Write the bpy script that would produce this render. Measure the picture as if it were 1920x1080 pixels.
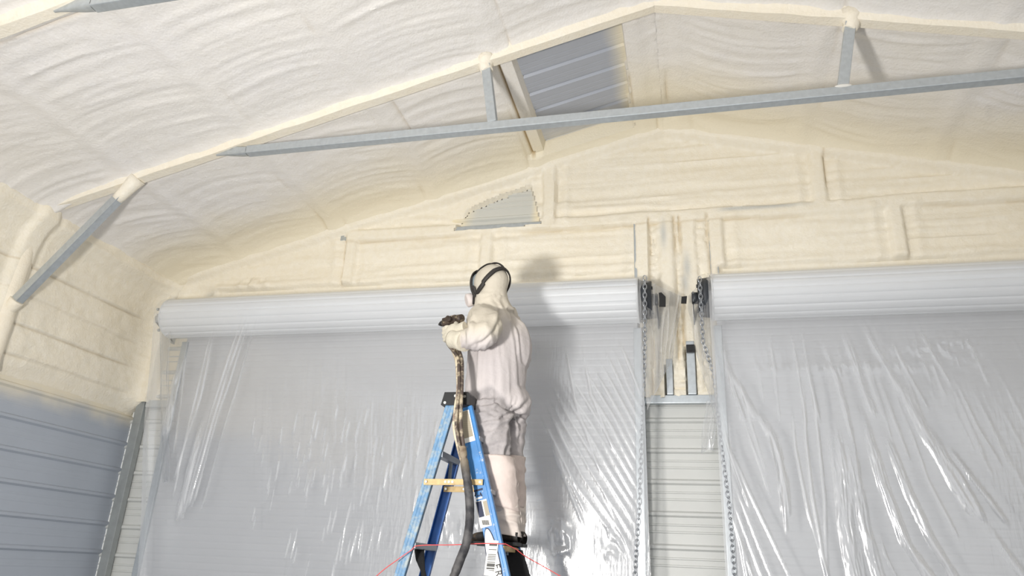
import bpy, bmesh, math, random
import numpy as np
from mathutils import Vector, Matrix

# ------------------------------------------------------------------ clearing
for o in list(bpy.data.objects):
    bpy.data.objects.remove(o, do_unlink=True)
SC = bpy.context.scene
COL = SC.collection
random.seed(4)

# ------------------------------------------------------------------ camera
CH = 1.35                    # camera height above the slab
FPX = 1370.0                 # focal length in pixels of a 1920 px wide frame
RM = np.array([[0.9720438, -0.04382963, -0.23067254],
               [0.23057754, 0.36365372, 0.90254638],
               [0.04432665, -0.93050252, 0.36359347]])
cam_data = bpy.data.cameras.new('camera')
cam_data.sensor_width = 36.0
cam_data.lens = FPX / 1920.0 * 36.0
cam_data.clip_start = 0.05
cam = bpy.data.objects.new('camera', cam_data)
COL.objects.link(cam)
mw = Matrix.Identity(4)
for i in range(3):
    mw[i][0] = RM[i, 0]; mw[i][1] = -RM[i, 1]; mw[i][2] = -RM[i, 2]
mw[2][3] = CH
cam.matrix_world = mw
SC.camera = cam

# ------------------------------------------------------------------ world and lights
world = bpy.data.worlds.new('world'); SC.world = world
world.use_nodes = True
wb = world.node_tree.nodes['Background']
wb.inputs[0].default_value = (0.98, 0.99, 1.0, 1)
wb.inputs[1].default_value = 1.16

def area_light(name, loc, target, size, power, color):
    ld = bpy.data.lights.new(name, 'AREA'); ld.shape = 'SQUARE'
    ld.size = size; ld.energy = power; ld.color = color
    lo = bpy.data.objects.new(name, ld); COL.objects.link(lo)
    lo.location = loc
    lo.rotation_euler = (Vector(target) - Vector(loc)).to_track_quat('-Z', 'Y').to_euler()
    return lo
# the work light standing left of the photographer, just outside the frame
area_light('work_light', (-1.46, 0.2, CH - 0.02), (-1.0, 5.6, CH + 2.1), 0.32, 185.0, (1.0, 0.97, 0.92))

SC.view_settings.view_transform = 'Standard'
SC.view_settings.look = 'None'
SC.view_settings.gamma = 1.0
SC.view_settings.use_curve_mapping = False
SC.view_settings.exposure = 0.0

# ------------------------------------------------------------------ helpers
def P(px, py, Y, dx=0, dy=0, dz=0):
    """Point at depth Y on the sight line of a photograph pixel (surveying aid)."""
    v = RM @ np.array([px - 960.0, py - 540.0, FPX])
    v = v * (Y / v[1])
    return Vector((v[0] + dx, v[1] + dy, v[2] + CH + dz))

def tag(o, label=None, cat=None, group=None, kind=None):
    if label: o['label'] = label
    if cat: o['category'] = cat
    if group: o['group'] = group
    if kind: o['kind'] = kind
    return o

def empty(name, loc=(0, 0, 0)):
    o = bpy.data.objects.new(name, None); COL.objects.link(o)
    o.location = loc; o.empty_display_size = 0.1
    return o

def link(name, me, mat, parent=None):
    o = bpy.data.objects.new(name, me); COL.objects.link(o)
    if mat is not None:
        for m in (mat if isinstance(mat, (list, tuple)) else [mat]): me.materials.append(m)
    if parent is not None:
        o.parent = parent
        w = Vector((0, 0, 0)); q = parent
        while q is not None:
            w += q.location; q = q.parent
        o.location = -w            # meshes are written in world coordinates
    return o

class MB:
    """Collects shapes in one bmesh; build() links them as ONE mesh object."""
    def __init__(s): s.bm = bmesh.new()
    def bar(s, p0, p1, w, h, side=None, bevel=0.0, mi=0):
        p0 = Vector(p0); p1 = Vector(p1); d = (p1 - p0).normalized()
        side = Vector(side) if side is not None else (Vector((0, 0, 1)) if abs(d.z) < .9 else Vector((1, 0, 0)))
        a = (side - d * side.dot(d)).normalized(); b = d.cross(a)
        vs = []
        for p in (p0, p1):
            for sa, sb in ((-1, -1), (1, -1), (1, 1), (-1, 1)):
                vs.append(s.bm.verts.new(p + a * sa * h / 2 + b * sb * w / 2))
        fs = []
        for q in ((0, 1, 2, 3), (7, 6, 5, 4), (0, 4, 5, 1), (1, 5, 6, 2), (2, 6, 7, 3), (3, 7, 4, 0)):
            f = s.bm.faces.new([vs[i] for i in q]); f.material_index = mi; fs.append(f)
        if bevel:
            es = list({e for f in fs for e in f.edges})
            bmesh.ops.bevel(s.bm, geom=es, offset=bevel, segments=2, profile=.6, affect='EDGES')
        return s
    def box(s, c, size, bevel=0.0):
        c = Vector(c)
        return s.bar(c - Vector((0, 0, size[2] / 2)), c + Vector((0, 0, size[2] / 2)), size[1], size[0], side=(1, 0, 0), bevel=bevel)
    def prism(s, profile, origin, ax, ay, ext, mi=0):
        """closed 2D outline in axes ax, ay extruded along ext"""
        origin = Vector(origin); ax = Vector(ax); ay = Vector(ay); ext = Vector(ext)
        lo = [s.bm.verts.new(origin + ax * u + ay * v) for u, v in profile]
        hi = [s.bm.verts.new(v.co + ext) for v in lo]
        n = len(lo)
        s.bm.faces.new(lo[::-1]).material_index = mi; s.bm.faces.new(hi).material_index = mi
        for i in range(n):
            s.bm.faces.new((lo[i], lo[(i + 1) % n], hi[(i + 1) % n], hi[i])).material_index = mi
        return s
    def sweep(s, pts, radii, seg=12, flat=1.0, flat_axis=None, closed=False):
        """round tube through points, radius per point, capped"""
        pts = [Vector(p) for p in pts]; n = len(pts)
        if not hasattr(radii, '__len__'): radii = [radii] * n
        rings = []; prev = None
        for i in range(n):
            if closed: t = (pts[(i + 1) % n] - pts[i - 1]).normalized()
            else: t = (pts[min(i + 1, n - 1)] - pts[max(i - 1, 0)]).normalized()
            if prev is None:
                a = Vector(flat_axis) if flat_axis else (Vector((0, 0, 1)) if abs(t.z) < .9 else Vector((1, 0, 0)))
            else: a = prev
            a = (a - t * a.dot(t)).normalized(); prev = a; b = t.cross(a)
            rings.append([s.bm.verts.new(pts[i] + (a * math.cos(2 * math.pi * k / seg) * flat + b * math.sin(2 * math.pi * k / seg)) * radii[i]) for k in range(seg)])
        for i in range(n if closed else n - 1):
            r0, r1 = rings[i], rings[(i + 1) % n]
            for k in range(seg):
                s.bm.faces.new((r0[k], r0[(k + 1) % seg], r1[(k + 1) % seg], r1[k])).smooth = True
        if not closed:
            s.bm.faces.new(rings[0][::-1]); s.bm.faces.new(rings[-1])
        return s
    def ellipsoid(s, c, r, axes=None, u=20, v=12):
        m = Matrix.Identity(4)
        if axes:
            for j, a in enumerate(axes):
                for i in range(3): m[i][j] = Vector(a)[i]
        geo = bmesh.ops.create_uvsphere(s.bm, u_segments=u, v_segments=v, radius=1.0)
        for vv in geo['verts']:
            p = Vector((vv.co.x * r[0], vv.co.y * r[1], vv.co.z * r[2]))
            vv.co = Vector(c) + m.to_3x3() @ p
        for vv in geo['verts']:
            for f in vv.link_faces: f.smooth = True
        return s
    def disc(s, c, n, r, h, seg=20):
        c = Vector(c); n = Vector(n).normalized()
        return s.sweep([c - n * h / 2, c + n * h / 2], [r, r], seg)
    def mesh(s, name):
        bmesh.ops.recalc_face_normals(s.bm, faces=s.bm.faces[:])
        me = bpy.data.meshes.new(name); s.bm.to_mesh(me); s.bm.free()
        return me
    def build(s, name, mat, parent=None):
        return link(name, s.mesh(name), mat, parent)

# ---- numpy noise
_rng = np.random.RandomState(11)
_L = _rng.rand(256, 256)
def vnoise(x, y, seed=0):
    x = np.asarray(x, float) + seed * 17.31; y = np.asarray(y, float) + seed * 9.77
    xi = np.floor(x).astype(int); yi = np.floor(y).astype(int)
    fx = x - xi; fy = y - yi
    fx = fx * fx * (3 - 2 * fx); fy = fy * fy * (3 - 2 * fy)
    a = _L[xi % 256, yi % 256]; b = _L[(xi + 1) % 256, yi % 256]
    c = _L[xi % 256, (yi + 1) % 256]; d = _L[(xi + 1) % 256, (yi + 1) % 256]
    return (a * (1 - fx) + b * fx) * (1 - fy) + (c * (1 - fx) + d * fx) * fy * 1.0
def fbm(x, y, seed=0, o=3):
    r = 0; a = .5; t = 0
    for k in range(o):
        r = r + a * vnoise(np.asarray(x) * 2 ** k, np.asarray(y) * 2 ** k, seed + k * 3); t += a; a *= .5
    return r / t
def sstep(a, b, x):
    t = np.clip((x - a) / (b - a), 0, 1); return t * t * (3 - 2 * t)
def ridge(n, p=3): return (1 - np.abs(2 * n - 1)) ** p

def grid_mesh(name, XYZ, keep=None, attrs=None, smooth=True, sharp=None):
    n, m, _ = XYZ.shape
    idx = np.arange(n * m).reshape(n, m)
    q = np.stack([idx[:-1, :-1], idx[1:, :-1], idx[1:, 1:], idx[:-1, 1:]], -1)
    if keep is not None: q = q[keep]
    q = q.reshape(-1, 4)
    used = np.zeros(n * m, bool); used[q.ravel()] = True
    remap = np.cumsum(used) - 1
    co = XYZ.reshape(-1, 3)[used]; q = remap[q]
    me = bpy.data.meshes.new(name)
    me.vertices.add(len(co)); me.vertices.foreach_set('co', co.astype(np.float32).ravel())
    me.loops.add(q.size); me.loops.foreach_set('vertex_index', q.astype(np.int32).ravel())
    me.polygons.add(len(q)); me.polygons.foreach_set('loop_start', (np.arange(len(q)) * 4).astype(np.int32))
    me.polygons.foreach_set('use_smooth', np.full(len(q), smooth))
    me.update(); me.validate()
    if smooth and sharp: me.set_sharp_from_angle(angle=sharp)
    for k, a in (attrs or {}).items():
        at = me.attributes.new(k, 'FLOAT', 'POINT')
        at.data.foreach_set('value', np.asarray(a, np.float32).ravel()[used])
    return me

# ------------------------------------------------------------------ materials
def srgb(r, g, b):
    f = lambda c: ((c / 255 + .055) / 1.055) ** 2.4 if c > 10 else c / 255 / 12.92
    return (f(r), f(g), f(b), 1.0)

def new_mat(name):
    m = bpy.data.materials.new(name); m.use_nodes = True
    nt = m.node_tree; b = nt.nodes['Principled BSDF']
    return m, nt, b
def N(nt, typ, **kw):
    n = nt.nodes.new(typ)
    for k, v in kw.items():
        if k.startswith('i_'):
            key = k[2:]; n.inputs[int(key) if key.isdigit() else key.replace('_', ' ')].default_value = v
        else: setattr(n, k, v)
    return n
def mixc(nt, fac, a, b):
    n = nt.nodes.new('ShaderNodeMix'); n.data_type = 'RGBA'
    for s, v in ((0, fac), (6, a), (7, b)):
        if hasattr(v, 'links') or isinstance(v, bpy.types.NodeSocket): nt.links.new(v, n.inputs[s])
        else: n.inputs[s].default_value = v
    return n.outputs[2]
def ramp(nt, src, a, b, ca=(0, 0, 0, 1), cb=(1, 1, 1, 1)):
    n = nt.nodes.new('ShaderNodeValToRGB')
    n.color_ramp.elements[0].position = a; n.color_ramp.elements[1].position = b
    n.color_ramp.elements[0].color = ca; n.color_ramp.elements[1].color = cb
    nt.links.new(src, n.inputs[0]); return n.outputs[0]

def simple(name, col, rough=.5, metal=0.0, var=.06, vscale=9.0, bump=0.0, bscale=60.0, spec=.5, dirt=None, dirt_amt=(.55, .75), dirt_scale=6.0, coord='Object'):
    m, nt, b = new_mat(name)
    tc = N(nt, 'ShaderNodeTexCoord')
    nz = N(nt, 'ShaderNodeTexNoise', i_Scale=vscale, i_Detail=5.0)
    nt.links.new(tc.outputs[coord], nz.inputs['Vector'])
    d = tuple(max(0, c * (1 - var * 2)) for c in col[:3]) + (1,)
    l = tuple(min(1, c * (1 + var)) for c in col[:3]) + (1,)
    c = ramp(nt, nz.outputs['Fac'], .3, .7, d, l)
    if dirt is not None:
        n2 = N(nt, 'ShaderNodeTexNoise', i_Scale=dirt_scale, i_Detail=8.0, i_Roughness=.7)
        nt.links.new(tc.outputs[coord], n2.inputs['Vector'])
        c = mixc(nt, ramp(nt, n2.outputs['Fac'], *dirt_amt), c, dirt)
    nt.links.new(c, b.inputs['Base Color'])
    b.inputs['Roughness'].default_value = rough; b.inputs['Metallic'].default_value = metal
    b.inputs['Specular IOR Level'].default_value = spec
    if bump:
        n3 = N(nt, 'ShaderNodeTexNoise', i_Scale=bscale, i_Detail=4.0)
        nt.links.new(tc.outputs[coord], n3.inputs['Vector'])
        bp = N(nt, 'ShaderNodeBump', i_Strength=bump, i_Distance=.01)
        nt.links.new(n3.outputs['Fac'], bp.inputs['Height']); nt.links.new(bp.outputs[0], b.inputs['Normal'])
    return m

GALV = srgb(192, 198, 202)
def foam_material(name, ca, cb, amber, wallside=None):
    m, nt, b = new_mat(name)
    tc = N(nt, 'ShaderNodeTexCoord')
    nz = N(nt, 'ShaderNodeTexNoise', i_Scale=.9, i_Detail=4.0, i_Roughness=.6)
    nt.links.new(tc.outputs['Object'], nz.inputs['Vector'])
    c = mixc(nt, ramp(nt, nz.outputs['Fac'], .35, .68), ca, cb)
    n2 = N(nt, 'ShaderNodeTexNoise', i_Scale=22.0, i_Detail=5.0)
    nt.links.new(tc.outputs['Object'], n2.inputs['Vector'])
    c = mixc(nt, ramp(nt, n2.outputs['Fac'], .35, .75, (0, 0, 0, 1), (.35, .35, .35, 1)), c, amber)
    if wallside:
        # fresher, yellower passes against the end wall
        ge = N(nt, 'ShaderNodeNewGeometry'); sy = N(nt, 'ShaderNodeSeparateXYZ'); nt.links.new(ge.outputs['Position'], sy.inputs[0])
        ma = N(nt, 'ShaderNodeMath', operation='MULTIPLY_ADD'); nt.links.new(nz.outputs['Fac'], ma.inputs[0]); ma.inputs[1].default_value = .9; nt.links.new(sy.outputs['Y'], ma.inputs[2])
        mr_ = N(nt, 'ShaderNodeMapRange'); mr_.interpolation_type = 'SMOOTHSTEP'; nt.links.new(ma.outputs[0], mr_.inputs['Value'])
        mr_.inputs['From Min'].default_value = 5.0; mr_.inputs['From Max'].default_value = 5.95
        c = mixc(nt, mr_.outputs[0], c, wallside)
    a1 = N(nt, 'ShaderNodeAttribute', attribute_name='crack')
    c = mixc(nt, a1.outputs['Fac'], c, srgb(176, 148, 92))
    a2 = N(nt, 'ShaderNodeAttribute', attribute_name='bare')
    c = mixc(nt, a2.outputs['Fac'], c, srgb(186, 188, 186))
    nt.links.new(c, b.inputs['Base Color'])
    b.inputs['Roughness'].default_value = .5; b.inputs['Specular IOR Level'].default_value = .35
    mp = N(nt, 'ShaderNodeMapping'); nt.links.new(tc.outputs['Object'], mp.inputs['Vector'])
    n3 = N(nt, 'ShaderNodeTexNoise', i_Scale=42.0, i_Detail=3.0)
    n4 = N(nt, 'ShaderNodeTexVoronoi', i_Scale=70.0, feature='SMOOTH_F1')
    nt.links.new(mp.outputs[0], n3.inputs['Vector']); nt.links.new(mp.outputs[0], n4.inputs['Vector'])
    ad = N(nt, 'ShaderNodeMath', operation='ADD'); nt.links.new(n3.outputs['Fac'], ad.inputs[0]); nt.links.new(n4.outputs['Distance'], ad.inputs[1])
    bp = N(nt, 'ShaderNodeBump', i_Strength=.30, i_Distance=.008)
    nt.links.new(ad.outputs[0], bp.inputs['Height']); nt.links.new(bp.outputs[0], b.inputs['Normal'])
    return m

M = {}
M['foam_wall'] = foam_material('cream_spray_foam', srgb(238, 230, 213), srgb(241, 235, 221), srgb(228, 216, 188))
M['foam_roof'] = foam_material('pale_spray_foam', srgb(236, 233, 231), srgb(239, 235, 229), srgb(229, 224, 215), srgb(238, 229, 207))
M['galv'] = simple('galvanized_steel', GALV, rough=.36, metal=.6, var=.05, vscale=30, dirt=srgb(206, 205, 196), dirt_amt=(.6, .78), dirt_scale=40)
M['galv_dark'] = simple('dull_steel', srgb(120, 124, 128), rough=.5, metal=.6)
M['siding'] = simple('pale_grey_painted_siding', srgb(208, 209, 206), rough=.4, var=.03, vscale=3)
M['concrete'] = simple('concrete_slab', srgb(128, 132, 138), rough=.7, var=.1, vscale=2.5, bump=.2)
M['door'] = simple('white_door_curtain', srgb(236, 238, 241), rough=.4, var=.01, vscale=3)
M['curtain'] = simple('grey_shaded_door_curtain', srgb(200, 201, 204), rough=.4, var=.015, vscale=3)  # curtain below the drum: its grey, plus drum shade put into the colour
M['black'] = simple('black_plastic', srgb(24, 24, 26), rough=.45, var=.1)
M['dark_plate'] = simple('black_end_plate', srgb(58, 62, 68), rough=.5, var=.15)
M['chain'] = simple('bright_zinc_chain', srgb(186, 190, 196), rough=.35, metal=.8, var=.03)

def overspray_siding(name, base, spray, fn):
    """painted siding with foam mist on it; fn(nt, sep) returns the fade socket"""
    m, nt, b = new_mat(name)
    tc = N(nt, 'ShaderNodeTexCoord'); geo = N(nt, 'ShaderNodeNewGeometry')
    sep = N(nt, 'ShaderNodeSeparateXYZ'); nt.links.new(geo.outputs['Position'], sep.inputs[0])
    nz = N(nt, 'ShaderNodeTexNoise', i_Scale=3.0, i_Detail=5.0); nt.links.new(tc.outputs['Object'], nz.inputs['Vector'])
    c0 = mixc(nt, ramp(nt, nz.outputs['Fac'], .3, .7), tuple(x * .95 for x in base[:3]) + (1,), base)
    c = mixc(nt, fn(nt, sep, nz.outputs['Fac']), c0, spray)
    nt.links.new(c, b.inputs['Base Color']); b.inputs['Roughness'].default_value = .45
    return m
def maprange(nt, src, a, b, noise=None, amt=0.0):
    if noise is not None:
        mu = N(nt, 'ShaderNodeMath', operation='MULTIPLY_ADD'); nt.links.new(noise, mu.inputs[0]); mu.inputs[1].default_value = amt
        nt.links.new(src, mu.inputs[2]); src = mu.outputs[0]
    r = N(nt, 'ShaderNodeMapRange'); r.interpolation_type = 'SMOOTHSTEP'
    nt.links.new(src, r.inputs['Value']); r.inputs['From Min'].default_value = a; r.inputs['From Max'].default_value = b
    return r.outputs[0]
def vmax(nt, a, b):
    n = N(nt, 'ShaderNodeMath', operation='MAXIMUM'); nt.links.new(a, n.inputs[0]); nt.links.new(b, n.inputs[1]); return n.outputs[0]

# ------------------------------------------------------------------ building dimensions
D = 5.6              # depth of the end-wall frame face
Y2 = 4.066           # face of the middle truss
Y3 = 2.531           # face of the near truss
XL, XR = -4.90, 4.65
XRIDGE = -0.125
ZP = 3.70 + CH       # underside of rafters at the ridge
SL = 0.26
ZCH = 2.845 + CH     # bottom chord
YF = -1.6            # open front of the building
TUBE = 0.064
def zraft(x): return ZP - SL * np.abs(np.asarray(x) - XRIDGE)
FOAM_UP = 0.075      # roof foam face lies this much above the rafter underside
PANEL_UP = 0.15

# ================================================================== SETTING
# ---- floor
fl = MB(); fl.box(((XL + XR) / 2, 2.0, -0.06), (10.2, 8.4, 0.12))
tag(fl.build('floor', M['concrete']), kind='structure')

# ---- siding profile: one sheet 0.914 m wide, ribs 0.2286 m apart, two minor ribs between
def rib_profile(n=4, pitch=.2286, hi=.019, mi=.006):
    pts = []
    for k in range(n):
        z = k * pitch
        pts += [(z, 0), (z + .070, 0), (z + .075, mi), (z + .083, mi), (z + .088, 0), (z + .120, 0), (z + .125, mi), (z + .133, mi), (z + .138, 0), (z + .182, 0), (z + .195, hi), (z + .214, hi), (z + .2275, 0)]
    pts.append((n * pitch, 0)); return pts

def siding_sheet(name, parent, mat, place, us, prof=None):
    """place(u, v, d) -> world point; us: positions along the sheet, profile across"""
    prof = prof or rib_profile()
    A = np.zeros((len(us), len(prof), 3))
    for i, u in enumerate(us):
        for j, (v, d) in enumerate(prof):
            A[i, j] = place(u, v, d)
    return link(name, grid_mesh(name, A, smooth=False), mat, parent)

# ---- wall_back ---------------------------------------------------------
wall_back = tag(empty('wall_back', (0, D, 0)), kind='structure')
YS = D + .085        # siding plane
M['siding_gable'] = overspray_siding('gable_siding_with_overspray', srgb(208, 208, 202), srgb(234, 224, 198),
    lambda nt, s, n: vmax(nt, maprange(nt, s.outputs['X'], -1.64, -1.86, n, .30), maprange(nt, s.outputs['X'], -1.30, -1.22, n, .05)))
for k in range(6):
    z0 = k * .9144
    cols = [(-4.99, -4.36), (-.48, .30)] if z0 + .9144 < 3.5 else [(-4.99, XR + .05)]
    for (xa, xb) in cols:
        us = np.linspace(xa, xb, 2 if xb - xa < 1 else 80)
        siding_sheet('siding_panel', wall_back, M['siding_gable'] if z0 > 3.4 else M['siding'],
                     lambda u, v, d, z0=z0: (u, YS - d * 0 + d, min(z0 + v, float(zraft(u)) + .12)) , us,
                     [(v, -d) for v, d in rib_profile()])
# frame tubes of the end wall
def tube_part(name, p0, p1, parent, w=TUBE, h=TUBE, mat='galv', bevel=.006, side=None):
    return MB().bar(p0, p1, w, h, bevel=bevel, side=side).build(name, M[mat], parent)
yc = D + TUBE / 2
M['galv_grey'] = simple('weathered_galvanized_steel', srgb(158, 162, 162), rough=.5, metal=.3, vscale=12)
tube_part('corner_post', (-4.862, yc, 0), (-4.862, yc, 2.62 + CH - .2), wall_back, w=.064, h=.085, side=(1, 0, 0), mat='galv_grey')
tube_part('girt', (-4.81, yc, 1.288 + CH), (-4.46, yc, 1.288 + CH), wall_back)
tube_part('girt', (-.40, yc, 1.288 + CH), (.26, yc, 1.288 + CH), wall_back)
tube_part('header_beam', (-3.1, yc, 2.84 + CH), (4.62, yc, 2.84 + CH), wall_back)
for x in (-4.46, -.37, .235, 4.4):
    tube_part('jamb_post', (x, yc, 0), (x, yc, 2.80 + CH if x > -4 else 2.05 + CH), wall_back)
XA = P(1256, 715, D).x; XB = P(1296.5, 700, D).x
for x, wd, zt in ((XA, .050, 1.60), (XB, .064, 1.74)):
    tube_part('girt_post', (x, yc - .02, 1.32 + CH), (x, yc - .02, zt + CH), wall_back, w=TUBE, h=wd, side=(1, 0, 0))
MB().box((XB, D - .03, P(1296, 656, D).z), (.06, .02, .065), bevel=.004).disc((XB, D - .045, P(1296, 660, D).z), (0, 1, 0), .008, .01, 10).build('clip', M['black'], wall_back)

# foam on the end wall: height field over (x, z)
XV = [P(x, 475, D).x for x in (655, 912, 1203, 1250, 1290, 1342, 1692)]
def back_foam():
    xs = np.arange(-4.96, 4.66, .0145); zs = np.arange(1.30, 3.86, .0145)
    X, Z = np.meshgrid(xs, zs, indexing='ij')
    wob = (fbm(X * 2.2, Z * 2.2, 3) - .5) * .035
    wx = X + wob; wz = Z + (fbm(X * 2.0, Z * 2.4, 8) - .5) * .035
    bay = .035 + .02 * fbm(X * 1.4, Z * 1.8, 1)
    # spray passes: long horizontal ropes
    zz = Z + .03 * (fbm(X * .9, Z * 1.2, 21) - .5)
    passes = ridge(vnoise(X * .8, zz * 13, 5), 2) * .017 + ridge(vnoise(X * 1.6, zz * 27, 6), 2) * .008
    passes += (fbm(X * 7, Z * 9, 7) - .5) * .014
    gable_low = sstep(2.86, 2.70, Z)
    midc = sstep(-.40, -.36, X) * sstep(.30, .26, X) * sstep(2.86, 2.8, Z)
    lumps = (1 - np.abs(2 * fbm(X * 15, Z * 17, 12, 2) - 1)) ** 3 * -.030 + fbm(X * 9, Z * 9, 77) * .02
    h = bay + .03 * midc + passes * (1 - .8 * midc) + lumps * midc
    crack = np.zeros_like(X)
    def tube(mask_d, along, hw, top, cr=1.0, side=1):
        nonlocal h, crack
        prof = sstep(hw + .030, hw - .004, np.abs(mask_d)) * along
        h = h * (1 - prof) + top * prof
        # picture frame pass along both sides of a member, and the seam beside it
        fr = np.exp(-((np.abs(mask_d) - hw - .11) / .035) ** 2) * along
        h = h + fr * .016 * (vnoise(X * 3, Z * 3, 31) + .2)
        g = np.exp(-((mask_d * side - hw - .018) / .010) ** 2) * along * sstep(.30, .62, fbm(X * 1.3, Z * 1.3, 33))
        h = h - g * .022 * cr
        crack = np.maximum(crack, g * .42 * cr)
    tube(wz - 2.84, sstep(-3.15, -2.95, X), .042, .104, .7, -1)
    for i, xv in enumerate(XV):
        al = sstep(2.86, 2.82, Z) * (sstep(2.34, 2.37, Z) if i in (0, 1, 6) else sstep(1.52, 1.66, Z) if i in (3, 4) else 1)
        tube(wx - xv, al, .040 if i in (0, 1, 6) else .045, .100, 1.0, 1 if i in (1, 3, 6, 2) else -1)
    tube(wx + 1.135, sstep(2.82, 2.86, Z), .045, .10, .5, 1)
    tube(wx - 1.085, sstep(2.82, 2.86, Z), .042, .10, .9, 1)
    tube(wx + 4.845, np.ones_like(X), .055, .115, .2, 1)
    tube(wx + 3.93, sstep(2.50, 2.44, Z), .030, .09, 1.0, 1)
    # member along the roof line
    rl = (zraft(X) - CH) - Z
    h = np.maximum(h, .11 * sstep(.13, .03, rl) + .0)
    h += .035 * np.exp(-np.maximum(rl, 0) / .10)
    # lower edge above the door drums steps back to the door header
    doorx = np.clip(sstep(-4.36, -4.30, X) * sstep(-.36, -.42, X) + sstep(.24, .30, X), 0, 1)
    dl = 2.375 + .012 * (fbm(X * 3, X * 0 + 2, 14) - .5) * 2
    st = sstep(dl - .012, dl + .006, Z)
    h = h * (1 - doorx * (1 - st)) + doorx * (1 - st) * .030
    lip = np.exp(-((Z - dl - .03) / .022) ** 2) * doorx; h += lip * .012
    # left strip beside the first door: thin, nearly bare
    strip = sstep(-4.79, -4.76, X) * sstep(-4.30, -4.36, X) * sstep(2.16, 2.12, Z)
    h = h * (1 - strip) + strip * .003
    # small unfoamed pocket above the left drum end
    bare = np.zeros_like(X)
    c = P(372, 548, D)
    pk = np.exp(-(((X - c.x) / .16) ** 2 + ((Z + CH - c.z) / .06) ** 2) ** 2)
    h -= pk * .05; bare = np.maximum(bare, .55 * np.exp(-(((X - c.x - .1) / .07) ** 2 + ((Z + CH - c.z + .02) / .04) ** 2)))
    # thin-coated steel patches
    hb = np.exp(-((Z - 2.862) / .020) ** 2) * sstep(.22, .40, X) * sstep(1.10, .75, X)
    bare = np.maximum(bare, hb * .8)
    for (px, py, rx, rz) in ((1288, 502, .03, .12), (1244, 440, .025, .12), (1284, 530, .03, .10)):
        q = P(px, py, D)
        bare = np.maximum(bare, .75 * np.exp(-((X - q.x) / rx) ** 2 - ((Z + CH - q.z) / rz) ** 2))
    # --- openings
    def inpoly(poly):
        ins = np.zeros_like(X, bool); n = len(poly)
        for a in range(n):
            (x1, z1), (x2, z2) = poly[a], poly[(a + 1) % n]
            cnd = ((z1 > Z) != (z2 > Z)); xx = (x2 - x1) * (Z - z1) / ((z2 - z1) if abs(z2 - z1) > 1e-9 else 1e-9) + x1
            ins ^= cnd & (X < xx)
        return ins
    tri = []
    for (px, py) in ((852, 430), (930, 424), (1012, 417), (1002, 378), (992, 340), (930, 362), (872, 386), (856, 408)):
        q = P(px, py, D - .04); tri.append((q.x, q.z - CH))
    hole = inpoly(tri)
    d1 = (X > -4.43) & (X < -.42) & (Z < 2.16)
    d2 = (X > .27) & (Z < 2.16)
    dead = hole | d1 | d2
    pb = ((np.abs(X - XB) < .04) & (Z < 1.70)) | ((np.abs(X - XA + .0) < .030) & (Z < 1.56))
    h = np.where(pb, .005, h)
    h = np.where(dead, .0, np.maximum(h, .004))
    qa = P(858, 412, D)
    near_apex = np.exp(-((X - qa.x) / .16) ** 2 - ((Z + CH - qa.z) / .12) ** 2) * sstep(2.885, 2.93, Z)
    h = np.where(~dead, h * (1 - .97 * near_apex), h)
    outside = rl < -.09
    kill = dead | outside
    keep = ~(kill[:-1, :-1] & kill[1:, :-1] & kill[1:, 1:] & kill[:-1, 1:])
    XYZ = np.stack([X, YS - h, np.minimum(Z, zraft(X) - CH + .09) + CH], -1)
    return grid_mesh('foam_coating', XYZ, keep, {'crack': crack, 'bare': bare}, sharp=1.0)
link('foam_coating', back_foam(), M['foam_wall'], wall_back)

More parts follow.
